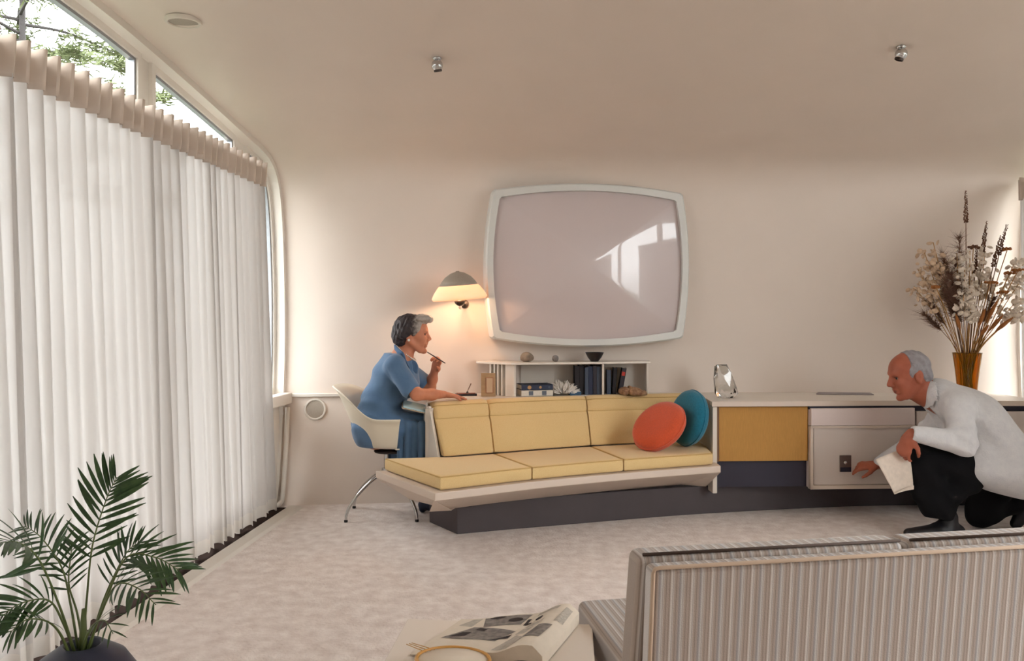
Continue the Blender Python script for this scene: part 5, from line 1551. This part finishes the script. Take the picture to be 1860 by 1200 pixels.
def dress_folds(X, Y, Z):
    w = np.clip((0.80 - Z) / 0.1, 0, 1) * np.clip((Z - 0.52) / 0.05, 0, 1)
    return w * 0.0035 * np.sin(58 * Z + 22 * X + 6 * np.sin(9 * Y)) + 0.0015 * np.sin(40 * X + 31 * Y + 23 * Z)
D.warp(dress_folds)
dress = D.build('dress', M_dress, wom, relax=2)
# collar wings and belt
for y, tipx in ((-1, 744), (1, 757)):
    Cl = SDF((-1.12, 4.80, 0.86), (-0.84, 5.16, 1.12), 0.003)
    a = A3(at(717, 630, WY + y * 0.045)); m_ = A3(at(728, 645, WY + y * 0.075)); t_ = A3(at(tipx - 2, 667, WY + y * 0.080))
    Cl.cone(a, m_, 0.020, 0.026, k=0.0, flat=((0.45, -y * 0.75, 0.5), 0.34)); Cl.cone(m_, t_, 0.026, 0.010, k=0.012, flat=((0.5, -y * 0.75, 0.4), 0.32))
    Cl.build('collar', M_dress, dress, relax=1)
bl = MB(); ring = [A3(Wa) + (-0.014 + 0.121 * math.cos(a), 0.147 * math.sin(a), -0.006 + 0.02 * math.cos(a)) for a in [2 * math.pi * k / 40 for k in range(41)]]
bl.tube([Vector(p) for p in ring], 0.009, 8, cap=False).build('belt', mat('blue_belt', (58, 88, 128), rough=0.7), dress, smooth=True)
# hair: dark at the back, grey locks at temple and brow
def hair_mat():
    m = mat('dark_hair_greying', (54, 44, 46), rough=0.55, bump=0.5, bscale=90, stretch=(1, 1, 0.35))
    nt = m.node_tree; b = nt.nodes['Principled BSDF']
    tc = nt.nodes.new('ShaderNodeTexCoord'); sp = nt.nodes.new('ShaderNodeSeparateXYZ'); nt.links.new(tc.outputs['Object'], sp.inputs[0])
    n = nt.nodes.new('ShaderNodeTexNoise'); n.inputs['Scale'].default_value = 45; nt.links.new(tc.outputs['Object'], n.inputs['Vector'])
    a = nt.nodes.new('ShaderNodeMath'); a.operation = 'MULTIPLY_ADD'; a.inputs[1].default_value = 0.07; nt.links.new(n.outputs['Fac'], a.inputs[0]); nt.links.new(sp.outputs['X'], a.inputs[2])
    mr = nt.nodes.new('ShaderNodeMapRange'); mr.inputs[1].default_value = wh.x + 0.008 + 0.035; mr.inputs[2].default_value = wh.x + 0.05 + 0.035; nt.links.new(a.outputs[0], mr.inputs[0])
    r = nt.nodes.new('ShaderNodeValToRGB'); r.color_ramp.elements[0].color = (*lin((52, 42, 44)), 1); r.color_ramp.elements[1].color = (*lin((168, 158, 150)), 1)
    nt.links.new(mr.outputs[0], r.inputs[0]); nt.links.new(r.outputs[0], b.inputs['Base Color'])
    return m
Hh = SDF(A3(wh) - (0.17, 0.13, 0.14), A3(wh) + (0.17, 0.13, 0.18), 0.0035)
E = lambda c, r, k=0.012, op='add': Hh.ell(HW.p(*c), r, HW.R, k=k, op=op)
E((-0.020, 0, 0.048), (0.106, 0.086, 0.094), 0)
E((-0.078, 0, 0.000), (0.056, 0.074, 0.062), 0.03)
E((-0.066, 0, -0.040), (0.044, 0.064, 0.034), 0.02)
for y in (-1, 1): E((-0.030, y * 0.070, 0.020), (0.045, 0.022, 0.045), 0.02)
E((0.112, 0, -0.010), (0.100, 0.13, 0.088), 0.006, 'sub')
for y in (-1, 1): E((0.000, y * 0.085, -0.035), (0.034, 0.05, 0.040), 0.006, 'sub')
E((0.060, 0, 0.108), (0.058, 0.066, 0.030), 0.012)
E((0.098, -0.012, 0.112), (0.030, 0.046, 0.020), 0.012)
E((0.112, -0.01, 0.098), (0.014, 0.036, 0.014), 0.010)
for y in (-1, 1):
    E((0.022, y * 0.070, 0.052), (0.034, 0.016, 0.034), 0.008); E((0.005, y * 0.078, 0.030), (0.018, 0.012, 0.022), 0.006)
def hair_wave(X, Y, Z): return 0.0022 * np.sin(150 * Z + 70 * X + 12 * np.sin(30 * Y)) + 0.0012 * np.sin(260 * X - 90 * Z)
Hh.warp(hair_wave)
Hh.build('hair', hair_mat(), wom, relax=1)
M_pearl = mat('pearl', (240, 228, 216), rough=0.25)
pl = MB()
for k in range(44):
    a = 2 * math.pi * k / 44
    q = at(736, 638.5, WY) + Vector((0.066 * math.cos(a), 0.060 * math.sin(a), -0.054 * math.cos(a)))
    pl.lathe([(max(0.0001, 0.0052 * math.sin(math.pi * j / 6)), -0.0052 * math.cos(math.pi * j / 6)) for j in range(7)], q, 8)
tag(pl.build('pearl_necklace', M_pearl, wom, smooth=True), kind='stuff')
for y in (-1, 1):
    MB().lathe([(max(0.0001, 0.0085 * math.sin(math.pi * j / 8)), -0.0085 * math.cos(math.pi * j / 8)) for j in range(9)], Vector(HW.p(-0.012, y * 0.086, -0.024)), 14).build('earring', M_pearl, wom, smooth=True)
for An_ in (An, Af):
    Sh = SDF((An_[0] - 0.12, An_[1] - 0.06, -0.004), (An_[0] + 0.24, An_[1] + 0.06, 0.12), 0.004)
    f = np.array((An_[0], An_[1], 0))
    Sh.cone(f + (-0.02, 0, 0.045), f + (0.10, 0, 0.034), 0.034, 0.038, k=0, flat=((0, 0, 1), 0.9)); Sh.cone(f + (0.10, 0, 0.034), f + (0.17, 0, 0.026), 0.038, 0.024, k=0.01, flat=((0, 0, 1), 0.8))
    Sh.cone(f + (-0.03, 0, 0.02), f + (-0.03, 0, 0.05), 0.022, 0.028, k=0.01); Sh.half((0, 0, 0.001), (0, 0, -1))
    Sh.build('shoe', mat('dark_blue_shoe', (34, 42, 66), rough=0.4) if 'dark_blue_shoe' not in bpy.data.materials else bpy.data.materials['dark_blue_shoe'], wom)
hp_ = MB(); va, vb = Vector(pen_a), Vector(pen_b)
hp_.tube([va, va.lerp(vb, 0.08), va.lerp(vb, 0.5), va.lerp(vb, 0.95), vb], [0.0012, 0.0034, 0.0042, 0.0036, 0.0025], 8)
tag(hp_.build('pen', mat('dark_pen', (64, 50, 48), rough=0.35), smooth=True), 'thin dark pen held to the chin of the seated person', 'pen')
# open book on her lap
lb = thing('book', 'pale blue book resting on the lap of the seated person', 'book', (-0.93, 4.95, 0.66))
c_ = A3(at(758, 741, 4.90)); Rlb = Euler((math.radians(6), math.radians(14), math.radians(14))).to_matrix()
MB().box(Vector(c_), (0.19, 0.20, 0.004), R=Rlb).build('cover', mat('tan_cover', (196, 170, 140), rough=0.7), lb)
MB().box(Vector(c_) + Rlb @ Vector((0, 0, 0.008)), (0.185, 0.195, 0.011), R=Rlb).build('pages', mat('pale_blue_page', (176, 206, 214), rough=0.8), lb, bevel=0.003)

# ------------------------------------------------------------------ the crouching man
MY = 4.72
man = thing('person', 'crouching person in a white jacket and black trousers reaching for the cabinet', 'person', (2.1, MY, 0))
M_skm = skin('ruddy_skin', (160, 88, 66), (172, 98, 74))
M_jkt = mat('white_linen_jacket', (206, 204, 206), rough=0.85, rgb2=(216, 214, 214), vscale=30, bump=0.25, bscale=120, sheen=0.15)
M_trs = mat('black_wool_trousers', (17, 16, 18), rough=0.9, spec=0.2)
pa = math.radians(13)
mh = at(1652, 683.5, MY)
HM = Head(mh, (-math.cos(pa), -0.06, -math.sin(pa)), (-math.sin(pa), 0, math.cos(pa)), 1.12)
Nm = A3(at(1702, 724, MY)); Cm = A3(at(1762, 768, MY)); Pm = A3(at(1826, 838, MY))
Smn = A3(at(1742, 742, 4.535)); Smf = A3(at(1728, 742, 4.905))
Emn = A3(at(1750, 804, 4.46)); Wmn = A3(at(1660, 788, 4.47))
Emf = A3(at(1662, 806, 5.0)); Wmf = A3(at(1594, 844, 5.06))
fa = nz((-0.70, 0, -0.72))                                   # towards the chest front
B = SDF((1.50, 4.30, 0.0), (2.90, 5.20, 1.10), 0.004)
HM.carve(B, True)
B.cone(HM.p(-0.025, 0, -0.02), HM.p(-0.065, 0, -0.105), 0.060 * 1.08, 0.058 * 1.1, k=0.03)
B.cone(HM.p(-0.060, 0, -0.09), Nm + (0.02, 0, -0.005), 0.064, 0.072, k=0.03)
B.cone(HM.p(0.0, 0, -0.08), Nm + (0.0, 0, -0.01), 0.045, 0.06, k=0.03)
B.cone(Nm, Cm, 0.09, 0.13, k=0.04, flat=(fa, 0.65)); B.cone(Cm, Pm, 0.13, 0.13, k=0.04, flat=(fa, 0.7))
B.cone(Smn + (0, 0.04, 0), Smf + (0, -0.04, 0), 0.05, 0.05, k=0.04)
for S_, E_, W_ in ((Smn, Emn, Wmn), (Smf, Emf, Wmf)):
    B.cone(S_, E_, 0.048, 0.042, k=0.02); B.cone(E_, E_ * 0.5 + W_ * 0.5, 0.044, 0.036, k=0.02); B.cone(E_ * 0.5 + W_ * 0.5, W_, 0.036, 0.026, k=0.02)
# near hand hangs over the knee holding paper, far hand turns the knob
hand(B, A3(at(1653, 790, 4.475)), nz(A3(at(1640, 820, 4.49)) - A3(at(1653, 790, 4.475))), (0.55, 0.55, -0.2), 1.08, (0.55, 0.65, 0.7, 0.7), 1, 0.5)
hand(B, Wmf, nz(A3(at(1556, 846, 5.082)) - Wmf), (-0.2, 0.45, -0.85), 1.04, (0.32, 0.50, 0.65, 0.75), 1, 0.30)
# legs
Hn = A3(at(1808, 852, 4.63)); KnA = A3(at(1676, 830, 4.59)); AnA = A3(at(1722, 948, 4.61))
Hf = A3(at(1808, 852, 4.83)); KnB = A3(at(1782, 930, 4.88)); AnB = A3(at(1852, 905, 4.88))
for H_, K_, A_ in ((Hn, KnA, AnA), (Hf, KnB, AnB)):
    B.cone(H_, K_, 0.075, 0.055, k=0.03); B.cone(K_, K_ * 0.6 + A_ * 0.4, 0.052, 0.050, k=0.02); B.cone(K_ * 0.6 + A_ * 0.4, A_, 0.05, 0.032, k=0.02)
B.half((0, 0, 0.012), (0, 0, -1))
B.build('body', M_skm, man, relax=1)
HM.extras(man, True, lip=(128, 62, 50), brow=(60, 44, 40))
# jacket
J = SDF((1.78, 4.34, 0.20), (2.95, 5.14, 0.98), 0.0055)
J.cone(Nm + (0.045, 0, -0.012), Cm + (0.012, 0, 0.012), 0.150, 0.196, k=0, flat=(fa, 0.72))
J.cone(Cm + (0.012, 0, 0.012), Pm + (0.0, 0, 0.01), 0.198, 0.200, k=0.06, flat=(fa, 0.80))
J.cone(Smn + (0.012, 0.035, 0.012), Smf + (0.012, -0.035, 0.012), 0.078, 0.078, k=0.06)
J.cone(Nm + (0.02, -0.05, 0.002), Nm + (0.02, 0.05, 0.002), 0.052, 0.052, k=0.05)
J.cone(Smn, Emn, 0.080, 0.066, k=0.04); J.cone(Emn, Wmn + nz(Emn - Wmn) * 0.012, 0.066, 0.047, k=0.025)
J.cone(Smf, Emf, 0.076, 0.060, k=0.04); J.cone(Emf, Wmf + nz(Emf - Wmf) * 0.02, 0.058, 0.043, k=0.025)
J.ell(Wmn + nz(Wmn - Emn) * 0.045, (0.045, 0.045, 0.045), k=0.004, op='sub')
# skirts of the jacket spread over hip and thigh
J.ell(A3(at(1822, 846, 4.66)), (0.215, 0.20, 0.150), k=0.05); J.ell(A3(at(1850, 862, 4.72)), (0.22, 0.23, 0.135), k=0.05)
J.ell(A3(at(1775, 838, 4.60)), (0.09, 0.10, 0.10), k=0.05)
J.ell(A3(at(1700, 912, 4.62)), (0.185, 0.5, 0.20), k=0.05, op='sub')
J.cone(A3(at(1690, 720, MY - 0.0)), A3(at(1697, 790, MY)), 0.035, 0.05, k=0.02, op='sub')
J.half(A3(at(1800, 897, 4.6)), (-0.16, 0, -1), k=0.01)
def jk_folds(X, Y, Z):
    a = 0.004 * np.sin(20 * (X * 0.75 - Z * 0.9) + 2.5 * np.sin(9 * Z + 5 * X)) * np.clip((0.66 - Z) / 0.12, 0, 1)
    e = np.exp(-(((X - Emn[0]) / 0.10) ** 2 + ((Z - Emn[2]) / 0.10) ** 2))
    b = 0.0070 * e * np.sin(70 * (Z + 0.6 * X))
    s_ = np.exp(-(((X - Smn[0] - 0.08) / 0.10) ** 2 + ((Z - Smn[2] + 0.12) / 0.12) ** 2))
    return a + b + 0.006 * s_ * np.sin(48 * (X + 0.9 * Z)) + 0.0012 * np.sin(17 * X + 21 * Z + 13 * Y)
J.warp(jk_folds)
jacket = J.build('jacket', M_jkt, man, relax=2)
lap = SDF((1.78, 4.34, 0.20), (2.95, 5.14, 0.98), 0.0055)
lap.D = J.D - 0.010
xl = A3(at(1699, 735, 4.6))
lap.half(xl, (1, 0, -0.18)); lap.half(A3(at(1690, 790, 4.6)), (-0.5, 0, -0.85)); lap.half((0, MY + 0.01, 0), (0, 1, 0)); lap.half(A3(at(1690, 776, 4.6)), (0, 0, -1))
lap.half(A3(at(1700, 693, 4.6)), (0.2, 0, 1))
lap.build('lapel', M_jkt, jacket, relax=1, largest=True)
sc_ = MB(); cr = []
for k in range(41):
    a = 2 * math.pi * k / 40
    cr.append(Vector(Nm + np.array((0.0, 0, 0.014)) + 0.080 * (np.array((0.50, 0, 0.62)) * math.cos(a) * 0.95 + np.array((0, 1, 0)) * math.sin(a))))
sc_.tube(cr, 0.013, 8, cap=False).build('shirt_collar', mat('white_shirt', (226, 222, 218), rough=0.8), man, smooth=True)
# trousers
T = SDF((1.80, 4.40, 0.01), (2.95, 5.06, 0.74), 0.0052)
T.cone(Hn + (0.03, 0, 0.01), KnA + (0.004, 0, -0.004), 0.115, 0.088, k=0, flat=((0, 1, 0), 0.9)); T.cone(Hf + (0.03, 0, 0), KnB + (0, 0, -0.004), 0.115, 0.085, k=0.05)
T.cone(Pm + (0.05, -0.09, -0.05), Pm + (0.05, 0.09, -0.05), 0.14, 0.14, k=0.06)
hemA = A3(at(1700, 915, 4.60))
T.cone(KnA + (0.010, 0, -0.01), hemA, 0.088, 0.098, k=0.02, flat=((0, 1, 0), 0.72))
T.cone(KnA + (-0.012, 0, 0.02), A3(at(1672, 900, 4.60)), 0.070, 0.040, k=0.02, flat=((0, 1, 0), 0.8))
T.cone(A3(at(1752, 872, 4.62)), A3(at(1722, 900, 4.61)), 0.09, 0.06, k=0.04, flat=((0, 1, 0), 0.8))
T.half(A3(at(1680, 934, 4.60)), (0.25, 0, -1) if False else (0.0, 0, -1), k=0.01) if False else None
T.ell(A3(at(1694, 972, 4.60)), (0.15, 0.14, 0.100), k=0.008, op='sub')
T.cone(KnB, AnB + (0.02, 0, 0.01), 0.078, 0.072, k=0.03)
T.cone(A3(at(1722, 925, 4.61)), A3(at(1722, 945, 4.61)), 0.046, 0.040, k=0.02)
T.half((0, 0, 0.014), (0, 0, -1))
T.warp(lambda X, Y, Z: 0.004 * np.sin(34 * X + 46 * Z + 9 * Y))
T.build('trousers', M_trs, man, relax=2)
M_shoe = mat('black_leather_shoe', (20, 19, 24), rough=0.45)
f = np.array((AnA[0], AnA[1], 0))
Sh = SDF(f - (0.32, 0.09, 0.005), f + (0.14, 0.09, 0.19), 0.0045)
Sh.cone(f + (0.045, 0, 0.05), f + (-0.04, 0, 0.055), 0.046, 0.050, k=0, flat=((0, 0, 1), 0.95)); Sh.cone(f + (-0.04, 0, 0.055), f + (-0.20, 0, 0.035), 0.052, 0.038, k=0.02, flat=((0, 0, 1), 0.75))
Sh.cone(f + (0.0, 0, 0.06), f + (0.005, 0, 0.13), 0.052, 0.046, k=0.02); Sh.half((0, 0, 0.0012), (0, 0, -1)); Sh.build('shoe', M_shoe, man)
f = np.array((AnB[0], AnB[1], 0.0))
Sh = SDF(f - (0.10, 0.09, 0.005), f + (0.20, 0.09, 0.36), 0.0045)
Sh.cone(f + (0.07, 0, 0.235), f + (0.025, 0, 0.10), 0.046, 0.046, k=0, flat=((1, 0, 0.3), 0.8)); Sh.cone(f + (0.025, 0, 0.10), f + (-0.02, 0, 0.034), 0.046, 0.032, k=0.02); Sh.half((0, 0, 0.0012), (0, 0, -1)); Sh.build('shoe', M_shoe, man)
# hair: grey round the sides and back, bald crown in front
Hm = SDF(A3(mh) - 0.18, A3(mh) + 0.18, 0.004)
q = 1.12
E = lambda c, r, k=0.012, op='add': Hm.ell(HM.p(*c), np.array(r) * q, HM.R, k=k, op=op)
E((-0.014, 0, 0.042), (0.101, 0.080, 0.090), 0)
E((-0.060, 0, -0.012), (0.050, 0.066, 0.045), 0.02)
E((0.110, 0, 0.085), (0.112, 0.14, 0.100), 0.01, 'sub')
E((0.090, 0, -0.03), (0.085, 0.14, 0.075), 0.008, 'sub')
for y in (-1, 1): E((-0.004, y * 0.085, -0.045), (0.032, 0.05, 0.062), 0.006, 'sub')
Hm.ell(HM.p(-0.03, 0, -0.10), np.array((0.12, 0.12, 0.055)) * q, HM.R, k=0.006, op='sub')
Hm.warp(lambda X, Y, Z: 0.0014 * np.sin(190 * X + 90 * Z) )
Hm.build('hair', mat('short_grey_hair', (138, 132, 134), rough=0.8, rgb2=(162, 158, 162), vscale=30, bump=0.5, bscale=200), man, relax=1)
Mo = SDF(A3(HM.p(0.09, 0, -0.045)) - 0.04, A3(HM.p(0.09, 0, -0.045)) + 0.04, 0.002)
Mo.cone(HM.p(0.095, -0.020, -0.046), HM.p(0.0955, 0.020, -0.046), 0.0055 * q, 0.0055 * q, k=0)
# paper in the hanging hand
pp = [at(1590, 834, 4.50), at(1627, 810, 4.53), at(1650, 812, 4.545), at(1659, 888, 4.55), at(1624, 897, 4.50)]
pr = MB(); n_ = Vector((0.1, -1, 0.05)).normalized() * 0.0012
Pg = [pp[0], pp[2], pp[3], pp[4]]
def sheetp(u, v):
    q_ = (Pg[0] * (1 - u) + Pg[1] * u) * (1 - v) + (Pg[3] * (1 - u) + Pg[2] * u) * v
    return q_ + Vector((0, 0.012 * math.sin(u * 3.1) - 0.010 * math.sin(v * 3.0), 0))
pr.grid(sheetp, 10, 12)
po = pr.build('paper', mat('cream_letter_paper', (222, 206, 190), rough=0.8, var=0.06, vscale=50), smooth=True)
md = po.modifiers.new('thick', 'SOLIDIFY'); md.thickness = 0.0015
tag(po, 'folded cream paper held in the hand of the crouching person', 'paper')
fl_ = MB(); fl_.grid(lambda u, v: sheetp(u, 1.0 - 0.10 * v * (0.3 + 0.7 * u)) + Vector((0, -0.006 - 0.004 * v, 0)), 10, 3)
fo_ = fl_.build('folded_corner', bpy.data.materials['cream_letter_paper'], po, smooth=True)
fo_.parent = po; fo_.matrix_parent_inverse = Matrix.Identity(4)
bpy.context.view_layer.update()
